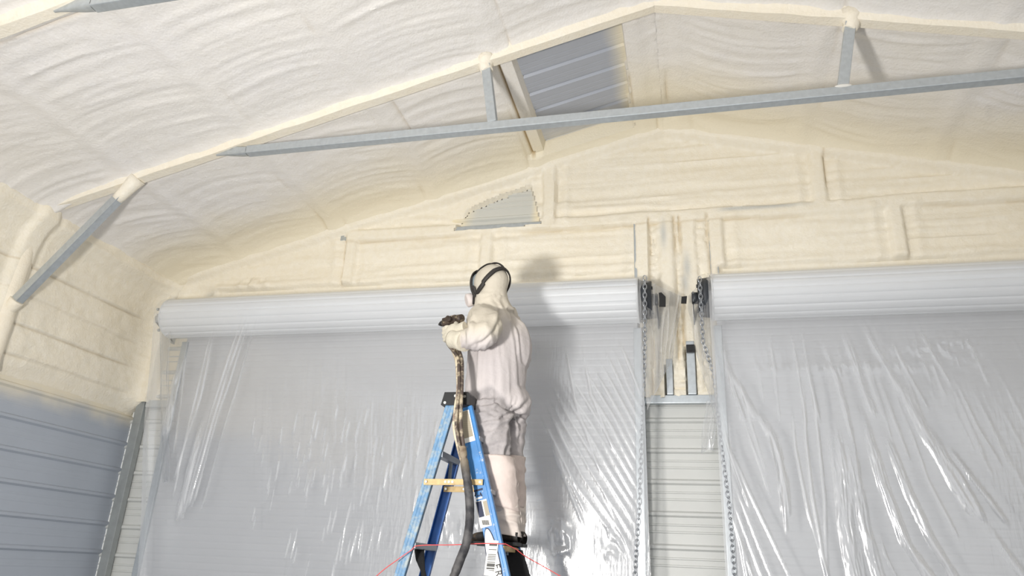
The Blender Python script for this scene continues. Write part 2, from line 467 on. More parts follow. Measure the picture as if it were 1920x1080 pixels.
# ---- wall_left -----------------------------------------------------------
wall_left = tag(empty('wall_left', (XL - .1, 2, 0)), kind='structure')
XS = XL - .085
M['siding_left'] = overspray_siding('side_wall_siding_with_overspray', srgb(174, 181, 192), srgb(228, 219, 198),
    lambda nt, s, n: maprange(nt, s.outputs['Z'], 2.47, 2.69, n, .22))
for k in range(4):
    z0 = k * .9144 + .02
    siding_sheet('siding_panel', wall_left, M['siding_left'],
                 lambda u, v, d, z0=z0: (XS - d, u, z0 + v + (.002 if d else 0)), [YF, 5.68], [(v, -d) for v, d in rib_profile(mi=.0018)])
MB().bar((XL - .04, YF, .04), (XL - .04, 5.5, .04), .08, .08, bevel=.006).build('base_rail', M['galv'], wall_left)
def left_foam():
    ys = np.arange(1.6, 5.66, .016); zs = np.arange(1.10, 2.66, .013)
    Y, Z = np.meshgrid(ys, zs, indexing='ij')
    zb = 1.20 + .05 * (fbm(Y * 1.5, Y * 0, 2) - .5) * 2
    ph = ((Z + CH - .02 - .19 + .012 * (fbm(Y * 2, Z * 3, 6) - .5)) / .2286) % 1.0
    step = (1 - ph) * .016 + sstep(.93, 1.0, ph) * .016
    seam = np.exp(-((ph - .96) / .022) ** 2) + np.exp(-((ph + .04) / .022) ** 2)
    upper = sstep(2.30, 2.05, Z) * sstep(5.55, 5.30, Y)
    h = .030 + step * upper + .02 * fbm(Y * 1.8, Z * 2, 5) + (fbm(Y * 10, Z * 12, 9) - .5) * .018
    pas = ridge(vnoise(Y * 1.1, Z * 11 + .8 * Y, 16), 2) * .012; h += pas * (1 - upper)
    h -= seam * .016 * upper
    for yp in (Y2 + .03, Y3 + .03):
        prof = sstep(.115, .05, np.abs(Y - yp)); h = h * (1 - prof) + .094 * prof
        h -= .02 * np.exp(-((Y - yp - .13) / .012) ** 2) * sstep(.35, .6, fbm(Y, Z * 2, 4))
    h += .11 * np.exp(-np.maximum(5.60 - Y, 0) / .075)
    h += .15 * np.exp(-np.maximum(2.40 - Z, 0) / .14)
    h *= sstep(-.02, .16, Z - zb)
    h = np.where(Z < zb, -.01, h)
    kill = Z < zb - .03
    keep = ~(kill[:-1, :-1] & kill[1:, :-1] & kill[1:, 1:] & kill[:-1, 1:])
    XYZ = np.stack([XS + h, Y, Z + CH], -1)
    return grid_mesh('foam_coating', XYZ, keep, {'crack': seam * upper * .35, 'bare': np.zeros_like(Y)})
link('foam_coating', left_foam(), M['foam_wall'], wall_left)

# ---- wall_right (outside the frame, closes the room) -----------------------
wall_right = tag(empty('wall_right', (XR + .1, 2, 0)), kind='structure')
for k in range(4):
    z0 = k * .9144 + .02
    siding_sheet('siding_panel', wall_right, M['siding'], lambda u, v, d, z0=z0: (XR + .09 + d, u, z0 + v), [YF, 5.68])
ys = np.linspace(YF, 5.66, 120); zs = np.linspace(1.1, 2.64, 60)
Yg, Zg = np.meshgrid(ys, zs, indexing='ij')
hg = .05 + .03 * fbm(Yg * 2, Zg * 4, 3) + .1 * np.exp(-np.maximum(2.40 - Zg, 0) / .1)
link('foam_coating', grid_mesh('foam_coating', np.stack([XR + .06 - hg, Yg, Zg + CH], -1), None, {'crack': Yg * 0, 'bare': Yg * 0}), M['foam_wall'], wall_right)

# ---- ceiling ------------------------------------------------------------
ceiling = tag(empty('ceiling', (XRIDGE, 2, ZP)), kind='structure')
M['roof_metal'] = overspray_siding('roof_panel_with_overspray', srgb(172, 177, 188), srgb(232, 224, 202),
    lambda nt, s, n: vmax(nt, maprange(nt, s.outputs['X'], -.47, -.30, n, .10), maprange(nt, s.outputs['Y'], 5.35, 5.85, n, .35)))
for sgn in (-1, 1):
    xe = XL - .08 if sgn < 0 else XR + .08
    for k in range(8):
        y0 = 5.70 - .9144 * (k + 1)
        siding_sheet('roof_panel', ceiling, M['roof_metal'],
                     lambda u, v, d, y0=y0: (u, max(y0 + v, YF), float(zraft(u)) + PANEL_UP + d), np.linspace(XRIDGE, xe, 3), rib_profile(mi=.0012))
PURL = [XRIDGE - .14 - .955 * i for i in range(6)] + [XRIDGE + .14 + .955 * i for i in range(6)]
PURL[1] = -1.225
for x in PURL:
    if XL < x < XR:
        z = float(zraft(x)) + .115
        tilt = SL if x < XRIDGE else -SL
        ax = Vector((1, 0, tilt)).normalized(); az = Vector((-tilt, 0, 1)).normalized()
        prof = [(-.062, .034), (-.062, .030), (-.034, .030), (-.026, -.03), (.026, -.03), (.034, .030), (.062, .030), (.062, .034), (.030, .034), (.022, -.026), (-.022, -.026), (-.030, .034)]
        MB().prism(prof, (x, YF + .05, z), ax, az, (0, 5.68 - YF - .06, 0)).build('purlin', M['galv'], ceiling)

def roof_foam(sgn):
    if sgn < 0: xs = np.linspace(XL - .07, XRIDGE, 294)
    else: xs = np.arange(XRIDGE, XR + .07, .022)
    ys = np.arange(1.5, 5.67, .0165)
    X, Y = np.meshgrid(xs, ys, indexing='ij')
    h = .018 * fbm(X * 1.2, Y * 1.5, 3)
    # bay-local curved strokes between purlins
    off = ((np.abs(X - XRIDGE) - .14) / .955)
    ph = off - np.floor(off)
    arc = -((ph - .5) ** 2 * .50) + .05 * (ph - .5) + .10 * (vnoise(np.floor(off) * 1.37 + .5, Y * .7, 61) - .5) * (ph - .5)
    yy = Y + arc * (1 if sgn < 0 else -1) * np.where(Y < Y2, .55, 1.0) + .05 * (fbm(X * 1.4, Y * 1.4, 17) - .5)
    amp = .95 * (.35 + .65 * sstep(.05, .22, ph) * sstep(.97, .80, ph)) * (.4 + 1.2 * fbm(X * 1.1, Y * .9, 27))
    ropes = ridge(vnoise(X * .9 + 7 * np.floor(off), yy * 8.5, 5), 3) * .010 + ridge(vnoise(X * 1.3, yy * 17, 6), 2.2) * .0065 + ridge(vnoise(X * 2.4, yy * 34, 9), 2) * .0035
    lap = ((vnoise(X * .5, yy * 4.4, 41) * 3.2) % 1.0) ** 3 * .005
    h = h + (ropes + lap) * amp + (fbm(X * 9, Y * 9, 8) - .5) * .010
    crack = np.zeros_like(X)
    for x in PURL:
        wv = .02 * (fbm(Y * 1.5, Y * 0 + x, 13) - .5)
        h = h + .013 * np.exp(-((X - x + wv) / .065) ** 2)
        g = np.exp(-((X - x - .095 + wv) / .010) ** 2) * sstep(.52, .70, fbm(X * 1.2, Y * 1.7, 23)) + np.exp(-((X - x + .095 + wv) / .010) ** 2) * sstep(.56, .72, fbm(X * 1.2, Y * 1.7, 24))
        h = h - g * .014; crack = np.maximum(crack, g * .25)
    for yr in (Y2 + .032, Y3 + .032):
        dd = np.abs(Y - yr)
        h += .06 * np.exp(-dd / .05)
        g = np.exp(-((Y - yr - .105) / .012) ** 2) * sstep(.3, .55, fbm(X * 1.3, Y * .1, 19))
        h -= g * .02; crack = np.maximum(crack, g * .3)
    h += .10 * np.exp(-np.maximum(5.58 - Y, 0) / .10)
    edge = (X - XL) if sgn < 0 else (XR - X)
    h += .15 * np.exp(-np.maximum(edge, 0) / .15)
    h += .02 * np.exp(-((X - XRIDGE) / .07) ** 2)
    keep = None
    if sgn < 0:
        wb_ = .018 * (fbm(X * 3, Y * 3, 51) - .5) * 2
        hole = (X > -1.165) & (X < -.375 + wb_ + .06 * (fbm(Y * 5, Y * 0, 52) - .5)) & (Y > Y2 + .085) & (Y < 5.47 + wb_ * .4)
        h = np.where(hole, FOAM_UP - PANEL_UP - .01, h)
        # the purlin at the left of the opening stays nearly bare
        strip = (X < -1.165) & (X > -1.30) & (Y > Y2 + .085) & (Y < 5.47)
        h = np.where(strip, .004 + .004 * fbm(X * 20, Y * 6, 5), h)
        seam = strip & (np.abs(X + 1.262 + .012 * (fbm(Y * 4, Y * 0, 3) - .5)) < .011)
        h = np.where(seam, -.02, h); crack = np.where(seam, .8, crack)
        keep = ~(hole[:-1, :-1] & hole[1:, :-1] & hole[1:, 1:] & hole[:-1, 1:])
    XYZ = np.stack([X, Y, zraft(X) + FOAM_UP - h], -1)
    return grid_mesh('foam_coating', XYZ, keep, {'crack': crack, 'bare': np.zeros_like(X)}, sharp=.9)
link('foam_coating', roof_foam(-1), M['foam_roof'], ceiling)
link('foam_coating', roof_foam(1), M['foam_roof'], ceiling)
for sgn in (-1, 1):
    xs = np.linspace(XRIDGE, XL - .07 if sgn < 0 else XR + .07, 60); ys = np.linspace(YF, 1.5, 50)
    Xg, Yg = np.meshgrid(xs, ys, indexing='ij')
    link('foam_coating', grid_mesh('foam_coating', np.stack([Xg, Yg, zraft(Xg) + FOAM_UP - .03 * fbm(Xg * 2, Yg * 5, 3)], -1), None, {'crack': Xg * 0, 'bare': Xg * 0}), M['foam_roof'], ceiling)
# small dark gap where the eave foam is missing, next to the middle leg
# ================================================================== ROOF TRUSSES
def foam_coat_bar(p0, p1, r, parent, name='foam_coating', n=40, flat=1.0, seed=0, mat='foam_roof'):
    p0 = Vector(p0); p1 = Vector(p1)
    pts = [p0.lerp(p1, i / n) for i in range(n + 1)]
    rr = [r * (1 + .14 * (float(vnoise(i * .37, 1.0, seed)) - .5)) for i in range(n + 1)]
    return MB().sweep(pts, rr, 14, flat=flat).build(name, M[mat], parent)

def truss(y, label, full):
    yc = y + TUBE / 2
    t = tag(empty('roof_truss', (XRIDGE, yc, 0)), label, 'truss', 'roof trusses of square steel tube')
    zr = lambda x: float(zraft(x))
    n = Vector((0, 0, TUBE / 2))
    for xe in (XL, XR):
        r = tube_part('rafter', (XRIDGE, yc, zr(XRIDGE) + .036), (xe, yc, zr(xe) + .036), t)
    for xe in (XL - .01, XR + .01):
        tube_part('leg', (xe, yc, 0), (xe, yc, zr(xe) + .03), t)
    # foam sleeves on the rafters: lower lip left bare in places
    for xe, s in ((XL, -1), (XR, 1)):
        A = []
        us = np.linspace(0, 1, 160)
        prof = [(-.20, .090), (-.12, .080), (-.080, .066), (-.056, .046), (-.044, .022), (-.040, -.006), (-.037, -.013), (.036, -.013), (.040, -.006), (.046, .030), (.060, .085)]
        arr = np.zeros((len(us), len(prof), 3))
        for i, u in enumerate(us):
            x = XRIDGE + (xe - XRIDGE) * u
            for j, (dy, dz) in enumerate(prof):
                w = (float(fbm(x * 3, j * .4, 5 + s)) - .5) * .018
                arr[i, j] = (x, yc + dy + (w if dy > 0 else -w), zr(x) + dz + w * .5)
        link('foam_coating', grid_mesh('foam_coating', arr, None, None, sharp=.7), M['foam_sleeve'], t)
    # bottom chord with flattened, bolted ends
    xa, xb = (-3.27, 3.02)
    tube_part('bottom_chord', (xa + .14, yc, ZCH), (xb - .14, yc, ZCH), t, bevel=.007)
    for x, s in ((xa, -1), (xb, 1)):
        m = MB()
        pr = np.zeros((9, 12, 3))
        for i in range(9):
            f = i / 8; e = f * f * (3 - 2 * f)
            hz = .032 * (1 - e) + .009 * e; hy = .032 * (1 - e) + .047 * e
            for j in range(12):
                a = 2 * math.pi * j / 11
                ca, sa = math.cos(a), math.sin(a)
                pr[i, j] = (x - s * .14 + s * .26 * f, yc - .006 * e + math.copysign(abs(ca) ** .5, ca) * hz * 1.0, ZCH + math.copysign(abs(sa) ** .5, sa) * hy + .030 * e * (1 if True else 0))
        link('crimped_end', grid_mesh('crimped_end', pr), M['galv'], t)
        MB().disc((x + s * .05, yc - .02, ZCH + .03), (0, 1, 0), .012, .02, 8).build('bolt', M['galv_dark'], t)
    webs = [((908, 120), (922, 224)), ((1597, 30), (1580, 152))]
    for (a, b) in webs:
        pa = P(*a, Y2); pb = P(*b, Y2)
        x0, x1 = pa.x, pb.x
        tube_part('web', (x1, yc, ZCH + .03), (x0, yc, zr(x0) + .02), t, w=TUBE, h=TUBE, side=(1, 0, 0))
        MB().sweep([(x0, yc, zr(x0) + .06), (x0, yc, zr(x0) + .0), (x0, yc, zr(x0) - .03), (x0 + (x1 - x0) * .2, yc, zr(x0) - .07)], [.085, .056, .047, .044], 14).build('foam_coating', M['foam_sleeve'], t)
    # white weld patch under the right web
    q = P(1580, 152, Y2)
    MB().ellipsoid((q.x, yc - .028, ZCH + .033), (.05, .012, .012)).build('weld_patch', M['weld'], t)
    # knee braces
    for s in (-1, 1):
        a = (P(237, 347, Y2) if s < 0 else None); b = P(-4, 590, Y2)
        if s < 0: pa = Vector((a.x, yc, a.z)); pb = Vector((b.x, yc, b.z))
        else:
            a = P(237, 347, Y2); dxa = XRIDGE - a.x; dxb = XRIDGE - b.x
            pa = Vector((XRIDGE + dxa, yc, a.z)); pb = Vector((XRIDGE + dxb - .06, yc, b.z))
        tube_part('knee_brace', pa, pb, t, bevel=.007)
        d = (pb - pa)
        MB().sweep([pa - d * .07, pa - d * .02, pa + d * .03, pa + d * .07, pa + d * .10], [.064, .054, .048, .044, .041], 14).build('foam_coating', M['foam_sleeve'], t)
        foam_coat_bar(pb - d * .12, pb + d * .02, .050, t, n=10, seed=4, mat='foam_sleeve')
        foam_coat_bar((XL - .03 if s < 0 else XR + .03, yc, 1.2 + CH), (XL - .03 if s < 0 else XR + .03, yc, zr(XL) - .0), .072, t, n=40, seed=6, mat='foam_sleeve')
    return t
M['foam_sleeve'] = foam_material('foam_on_steel', srgb(241, 235, 222), srgb(240, 231, 213), srgb(232, 220, 196))
M['weld'] = simple('white_spatter', srgb(224, 222, 216), rough=.7)
truss(Y2, 'steel tube truss whose long grey chord crosses the frame, with two short web posts', True)
truss(Y3, 'steel tube truss nearest the camera, only its chord end showing top left', True)

# ================================================================== DOORS
RC = .176; YC = 5.385; ZC = 2.018 + CH
M['door_ring'] = simple('white_painted_edge', srgb(226, 228, 230), rough=.4)
def roll_door(name, x0, x1, chain_side, tens_left):
    d = tag(empty(name, ((x0 + x1) / 2, YC, 0)), kind='structure')
    # wound curtain: corrugated drum
    nseg = 96
    prof = []
    for k in range(nseg):
        a = 2 * math.pi * k / nseg
        r = RC + (-.006 if k % 6 == 0 else .0 if k % 6 in (1, 5) else .0015)
        prof.append((r * math.cos(a), r * math.sin(a)))
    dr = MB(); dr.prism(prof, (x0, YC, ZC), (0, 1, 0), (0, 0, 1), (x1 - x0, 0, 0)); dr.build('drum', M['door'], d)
    for x, s in ((x0, -1), (x1, 1)):
        MB().sweep([(x + s * .001, YC + math.cos(a) * RC, ZC + math.sin(a) * RC) for a in np.linspace(0, 2 * math.pi, 40, endpoint=False)], .008, 6, closed=True).build('drum_rim', M['door_ring'], d)
        e = MB()
        e.sweep([(x + s * .004, YC, ZC), (x + s * .014, YC, ZC)], [RC * .95] * 2, 32)
        if s == chain_side: e.sweep([(x + s * .014, YC, ZC), (x + s * .105, YC, ZC)], [.155, .145], 32)
        e.sweep([(x + s * .105, YC, ZC), (x + s * .15, YC, ZC)], [.045] * 2, 16)
        for a in range(3):
            an = a * 2.094 + .4
            e.disc((x + s * .108, YC + math.cos(an) * .10, ZC + math.sin(an) * .11), (1, 0, 0), .014, .012, 8)
        e.build('end_plate', M['dark_plate'] if s == chain_side else M['galv'], d)
        # wall bracket
        MB().prism([(0, -.05), (.30, -.05), (.30, -.17), (.25, -.17), (.0, .03)], (x + s * .135, YC - .04, ZC + .01), (0, 1, 0), (0, 0, 1), (s * .008, 0, 0)).build('bracket', M['galv_dark'] if s == chain_side else M['galv'], d)
    # curtain: shallow horizontal corrugation
    zs = np.arange(.02, ZC + .0, .0135); zs = np.append(zs, ZC)
    arr = np.zeros((2, len(zs), 3))
    for j, z in enumerate(zs):
        ph = j % 4
        arr[:, j, 1] = YC + .125 + (.0022 if ph == 0 else .0)
        arr[:, j, 2] = z
    arr[0, :, 0] = x0 + .10; arr[1, :, 0] = x1 - .02 if chain_side > 0 else x1 - .10
    if chain_side < 0: arr[0, :, 0] = x0 + .03
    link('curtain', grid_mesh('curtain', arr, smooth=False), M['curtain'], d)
    for x in (arr[0, 0, 0], arr[1, 0, 0]):
        MB().bar((x, YC + .13, 0), (x, YC + .13, 1.83 + CH), .055, .06, side=(1, 0, 0), bevel=.005).build('guide', M['galv'], d)
    MB().bar((arr[0, 0, 0] + .03, YC + .12, .05), (arr[1, 0, 0] - .03, YC + .12, .05), .05, .09, bevel=.005).build('bottom_bar', M['galv'], d)
    return d
X1A, X1B = P(323, 600, YC).x, P(1197, 560, YC).x
X2A = P(1335, 555, YC).x
door1 = roll_door('door_1', X1A, X1B, 1, True)
door2 = roll_door('door_2', X2A, 4.42, -1, False)

def chain(pts, parent, pitch=.034, r=.0036):
    """welded links threaded along a polyline; one mesh"""
    pts = [Vector(p) for p in pts]
    m = MB(); acc = 0.0; k = 0
    for a, b in zip(pts[:-1], pts[1:]):
        L = (b - a).length; d = (b - a).normalized()
        s = acc
        while s < L:
            c = a + d * s; k += 1
            sd = Vector((1, 0, 0)) if k % 2 else Vector((0, 1, 0))
            sd = (Vector((.94, .34, 0)) if k % 2 else Vector((-.34, .94, 0)))
            sd = (sd - d * sd.dot(d)).normalized()
            ring = []
            for q in range(10):
                t = 2 * math.pi * q / 10
                ring.append(c + d * math.cos(t) * pitch * .72 + sd * math.copysign(abs(math.sin(t)) ** .8, math.sin(t)) * pitch * .40)
            m.sweep(ring, r, 4, closed=True)
            s += pitch
        acc = s - L
    return m.build('hand_chain', M['chain'], parent)
for dx in (0.0,):
    chain([P(1209 + dx * 60, 522, 5.20), P(1209 + dx * 40, 640, 5.20), P(1204, 800, 5.27, dx=dx * .4), P(1199, 950, 5.24, dx=dx * .4), P(1190, 1085, 5.22, dx=dx * .4), P(1188, 1085, 5.22, dz=-.6)], door1)
    chain([P(1312 + dx * 60, 524, 5.20), P(1318 + dx * 40, 640, 5.20), P(1338, 700, 5.26, dx=dx * .4), P(1352, 830, 5.22, dx=dx * .4), P(1368, 950, 5.20, dx=dx * .4), P(1378, 1085, 5.18, dx=dx * .4), P(1380, 1085, 5.18, dz=-.6)], door2)

# ================================================================== PLASTIC SHEETS
def film_material(name, haze):
    m, nt, b = new_mat(name)
    nt.nodes.remove(b)
    out = nt.nodes['Material Output']
    tc = N(nt, 'ShaderNodeTexCoord')
    a = N(nt, 'ShaderNodeAttribute', attribute_name='fold')
    nz = N(nt, 'ShaderNodeTexNoise', i_Scale=14.0, i_Detail=6.0); nt.links.new(tc.outputs['Object'], nz.inputs['Vector'])
    mp = N(nt, 'ShaderNodeMapping'); mp.inputs['Scale'].default_value = (1, 1, .18); nt.links.new(tc.outputs['Object'], mp.inputs['Vector'])
    n2 = N(nt, 'ShaderNodeTexNoise', i_Scale=55.0, i_Detail=3.0); nt.links.new(mp.outputs[0], n2.inputs['Vector'])
    bp = N(nt, 'ShaderNodeBump', i_Strength=.25, i_Distance=.006); nt.links.new(n2.outputs['Fac'], bp.inputs['Height'])
    tr = N(nt, 'ShaderNodeBsdfTransparent'); tr.inputs[0].default_value = (.97, .975, .98, 1)
    df = N(nt, 'ShaderNodeBsdfDiffuse'); df.inputs[0].default_value = srgb(228, 230, 234)
    tl = N(nt, 'ShaderNodeBsdfTranslucent'); tl.inputs[0].default_value = srgb(228, 230, 234)
    gl = N(nt, 'ShaderNodeBsdfGlossy'); gl.inputs['Roughness'].default_value = .15; nt.links.new(bp.outputs[0], gl.inputs['Normal'])
    gl.inputs[0].default_value = (1, 1, 1, 1)
    d2 = N(nt, 'ShaderNodeMixShader'); d2.inputs[0].default_value = .4; nt.links.new(df.outputs[0], d2.inputs[1]); nt.links.new(tl.outputs[0], d2.inputs[2])
    # haze: thin film base, whiter on folds and painted white for the crease glints
    hz = N(nt, 'ShaderNodeMath', operation='MULTIPLY_ADD'); nt.links.new(a.outputs['Fac'], hz.inputs[0]); hz.inputs[1].default_value = .55; hz.inputs[2].default_value = haze
    hz.use_clamp = True
    m1 = N(nt, 'ShaderNodeMixShader'); nt.links.new(hz.outputs[0], m1.inputs[0]); nt.links.new(tr.outputs[0], m1.inputs[1]); nt.links.new(d2.outputs[0], m1.inputs[2])
    lw = N(nt, 'ShaderNodeLayerWeight', i_Blend=.5); nt.links.new(bp.outputs[0], lw.inputs['Normal'])
    pw = N(nt, 'ShaderNodeMath', operation='POWER', i_1=3.0); nt.links.new(lw.outputs['Facing'], pw.inputs[0])
    mu = N(nt, 'ShaderNodeMath', operation='MULTIPLY_ADD', i_1=.45, i_2=.13); nt.links.new(pw.outputs[0], mu.inputs[0]); mu.use_clamp = True
    m2 = N(nt, 'ShaderNodeMixShader'); nt.links.new(mu.outputs[0], m2.inputs[0]); nt.links.new(m1.outputs[0], m2.inputs[1]); nt.links.new(gl.outputs[0], m2.inputs[2])
    nt.links.new(m2.outputs[0], out.inputs['Surface'])
    return m
M['film'] = film_material('clear_poly_film', .17)
M['film_thin'] = film_material('clear_poly_film_loose', .24)
M['tape'] = simple('black_tape', srgb(14, 14, 15), rough=.5)

def drop_sheet(xtl, xtr, xbl, xbr, ybot, wrinkle, nx, nz_=190):
    """film over the drum, then hanging to the slab. wrinkle(X, Zrel, U) -> (displacement towards the room, fold)"""
    arc_n = 26
    R = RC + .010
    us = np.linspace(0, 1, nx)
    ang = np.linspace(math.radians(112), math.radians(180), arc_n)       # from behind the top, over, to the front
    zdrop = np.linspace(ZC, .03, nz_)[1:]
    prof = [(YC + R * math.cos(a), ZC + R * math.sin(a), math.cos(a), math.sin(a), 0.0) for a in ang]
    for z in zdrop:
        f = (ZC - z) / ZC
        prof.append((YC - R + (ybot - (YC - R)) * f, z, -1.0, 0.0, f))
    U = np.repeat(us[:, None], len(prof), 1)
    yy = np.array([p[0] for p in prof])[None]; zz = np.array([p[1] for p in prof])[None]
    ny = np.array([p[2] for p in prof])[None]; nzv = np.array([p[3] for p in prof])[None]; f = np.array([p[4] for p in prof])[None]
    X = (xtl + (xtr - xtl) * U) * (1 - f) + (xbl + (xbr - xbl) * U) * f
    Zr = zz - CH + 0 * U
    w, fold = wrinkle(X, Zr, U)
    on = np.where(f > 0, np.minimum(1, f * 7), 0)
    w = w * on
    XYZ = np.stack([X, yy + ny * w, zz + nzv * w], -1)
    return XYZ, np.where(f > 0, fold, fold * .5 - .16) * np.ones_like(X)

def fan(X, Z, ax, az, freq, seed, rl=.7, p=4):
    """wrinkles radiating from a point of tension"""
    th = np.arctan2(X - ax, np.maximum(az - Z, .02)); r = np.hypot(X - ax, az - Z)
    n = vnoise(th * freq, r * rl, seed)
    n2 = vnoise(th * freq * 2.3, r * rl * 1.4, seed + 2)
    act = sstep(.45, .75, fbm(th * freq * .22, r * 1.1, seed + 5))
    return ridge(n, p) * .6 * act + ridge(n2, p) * .4 * act, act

def creases(X, Z, lst, w, fd):
    """tension creases: each one a polyline on the sheet (surveyed points), half width in metres, height, painted glint whiteness; wide ones are crinkled bundles"""
    for k, (pts, sx, hgt, glint_white) in enumerate(lst):
        q = [P(px, py, 5.2) for px, py in pts]
        zz = np.array([p.z - CH for p in q])[::-1]; xx = np.array([p.x for p in q])[::-1]
        if zz[0] > 0.1 - 1.2 and pts[-1][1] >= 1060:          # runs on to the slab
            sl = (xx[1] - xx[0]) / (zz[1] - zz[0]); zz = np.insert(zz, 0, -1.3); xx = np.insert(xx, 0, xx[0] + sl * (-1.3 - zz[1]))
        xc = np.interp(Z, zz, xx) + .012 * (vnoise(Z * 3.1, Z * 0 + k, 60 + k) - .5)
        L = max(zz[-1] - zz[0], .05)
        win = sstep(zz[0] - .02, zz[0] + .12 * min(L, 1), Z) * sstep(zz[-1] + .02, zz[-1] - .45 * min(L, .8), Z)
        d = (X - xc)
        if sx <= .014:
            g = np.exp(-(d / sx) ** 2) * win * (.45 + .9 * vnoise(Z * 5, Z * 0 + k * 1.7, 70))
            w += g * hgt * .55; fd += g * glint_white * 1.7
        else:
            env = np.exp(-(d / sx) ** 4) * win
            c = ridge(vnoise(d * 62 + k * 5, Z * 4.2, 80 + k), 2.0) * .6 + ridge(vnoise(d * 120 + k * 3, Z * 11 + d * 14, 90 + k), 2.0) * .4
            w += env * hgt * (.38 * np.exp(-(d / (sx * .8)) ** 2) + .52 * c)
            fd += env * glint_white * (.35 + 1.5 * c)
def wr_left(X, Z, U):
    w = np.zeros_like(X); fd = np.zeros_like(X)
    T = .010
    fanr = [((1008, 770), (1075, 905), (1180, 1045)), ((1018, 752), (1090, 890), (1186, 1030)), ((1022, 735), (1100, 870), (1190, 1010)), ((1032, 722), (1110, 855), (1192, 985)),
            ((1042, 712), (1122, 845), (1193, 960)), ((1052, 705), (1130, 830), (1195, 940)), ((1064, 695), (1140, 820), (1196, 915)), ((1076, 690), (1146, 800), (1196, 890)),
            ((1088, 680), (1150, 780), (1197, 865)), ((1102, 672), (1158, 770), (1198, 842)), ((1116, 664), (1166, 755), (1199, 815)), ((1132, 655), (1172, 740), (1200, 790)),
            ((1148, 648), (1180, 730), (1200, 765)), ((1160, 640), (1184, 700), (1200, 740)), ((1030, 830), (1064, 915), (1092, 985)), ((1022, 800), (1055, 880), (1098, 965)), ((1120, 900), (1160, 990), (1186, 1050)), ((1060, 640), (1080, 760), (1128, 900)), ((1090, 640), (1110, 740), (1150, 850))]
    lst = [(p, T, .009, .50) for p in fanr]
    # left end: folds sweeping down to the left
    lst += [(((462, 592), (405, 765), (348, 955)), .010, .014, .8), (((470, 596), (414, 760), (356, 950)), .009, .010, .6), (((452, 600), (396, 770), (338, 975)), .010, .012, .7),
            (((404, 605), (376, 740), (322, 905)), .010, .012, .6), (((398, 610), (352, 800), (318, 940)), .009, .010, .55), (((480, 600), (440, 740), (372, 960)), .010, .008, .4),
            (((385, 770), (362, 850), (326, 985)), .030, .016, .75), (((345, 655), (325, 730), (308, 820)), .040, .020, .75), (((350, 640), (338, 760), (322, 860)), .010, .010, .5)]
    # short upright creases of the slack middle
    rs = np.random.RandomState(5)
    for k in range(95):
        px = rs.uniform(470, 850); py = rs.uniform(760, 1060); ln = rs.uniform(22, 75) * (.6 + .5 * (py - 700) / 360); lean = -.16 - .10 * rs.rand()
        lst.append((((px, py), (px + lean * ln * .5, py + ln * .5), (px + lean * ln, py + ln)), rs.uniform(.0055, .008), rs.uniform(.004, .009), rs.uniform(.15, .45)))
    for k in range(26):
        px = rs.uniform(480, 840); py = rs.uniform(640, 760); ln = rs.uniform(120, 300)
        lst.append((((px, py), (px - 4, py + ln * .5), (px - 9, py + ln)), .011, .0016, .10))
    creases(X, Z, lst, w, fd)
    # crumpled places beside the ladder, whitened in place of their bright flares
    for (px, py, rx, rz, am) in ((1050, 1010, .10, .13, .8), (1138, 1015, .09, .13, .45), (835, 985, .14, .15, .45), (895, 985, .14, .10, .45), (960, 990, .08, .08, .25)):
        q = P(px, py, 5.2)
        g = np.exp(-(((X - q.x) / rx) ** 2 + ((Z + CH - q.z) / rz) ** 2) ** 2) * am
        c = ridge(fbm(X * 17 + Z * 4, Z * 11, 23, 2), 2.2)
        w += g * c * .014; fd += g * (.10 + c * .6)
    w += .05 * (fbm(X * .9, Z * .6, 30) - .5) * sstep(2.0, 1.2, Z)
    # milky fan zone near the right end, doubled hems
    fd += .10 * sstep(-1.25, -.9, X) * sstep(1.9, 1.5, Z)
    fd += .35 * sstep(.045, .0, U) + .22 * sstep(.980, 1.0, U)
    w += .05 * sstep(.05, .0, U) * (vnoise(U * 60, Z * 1.2, 40))
    return w, np.clip(fd, 0, 1)
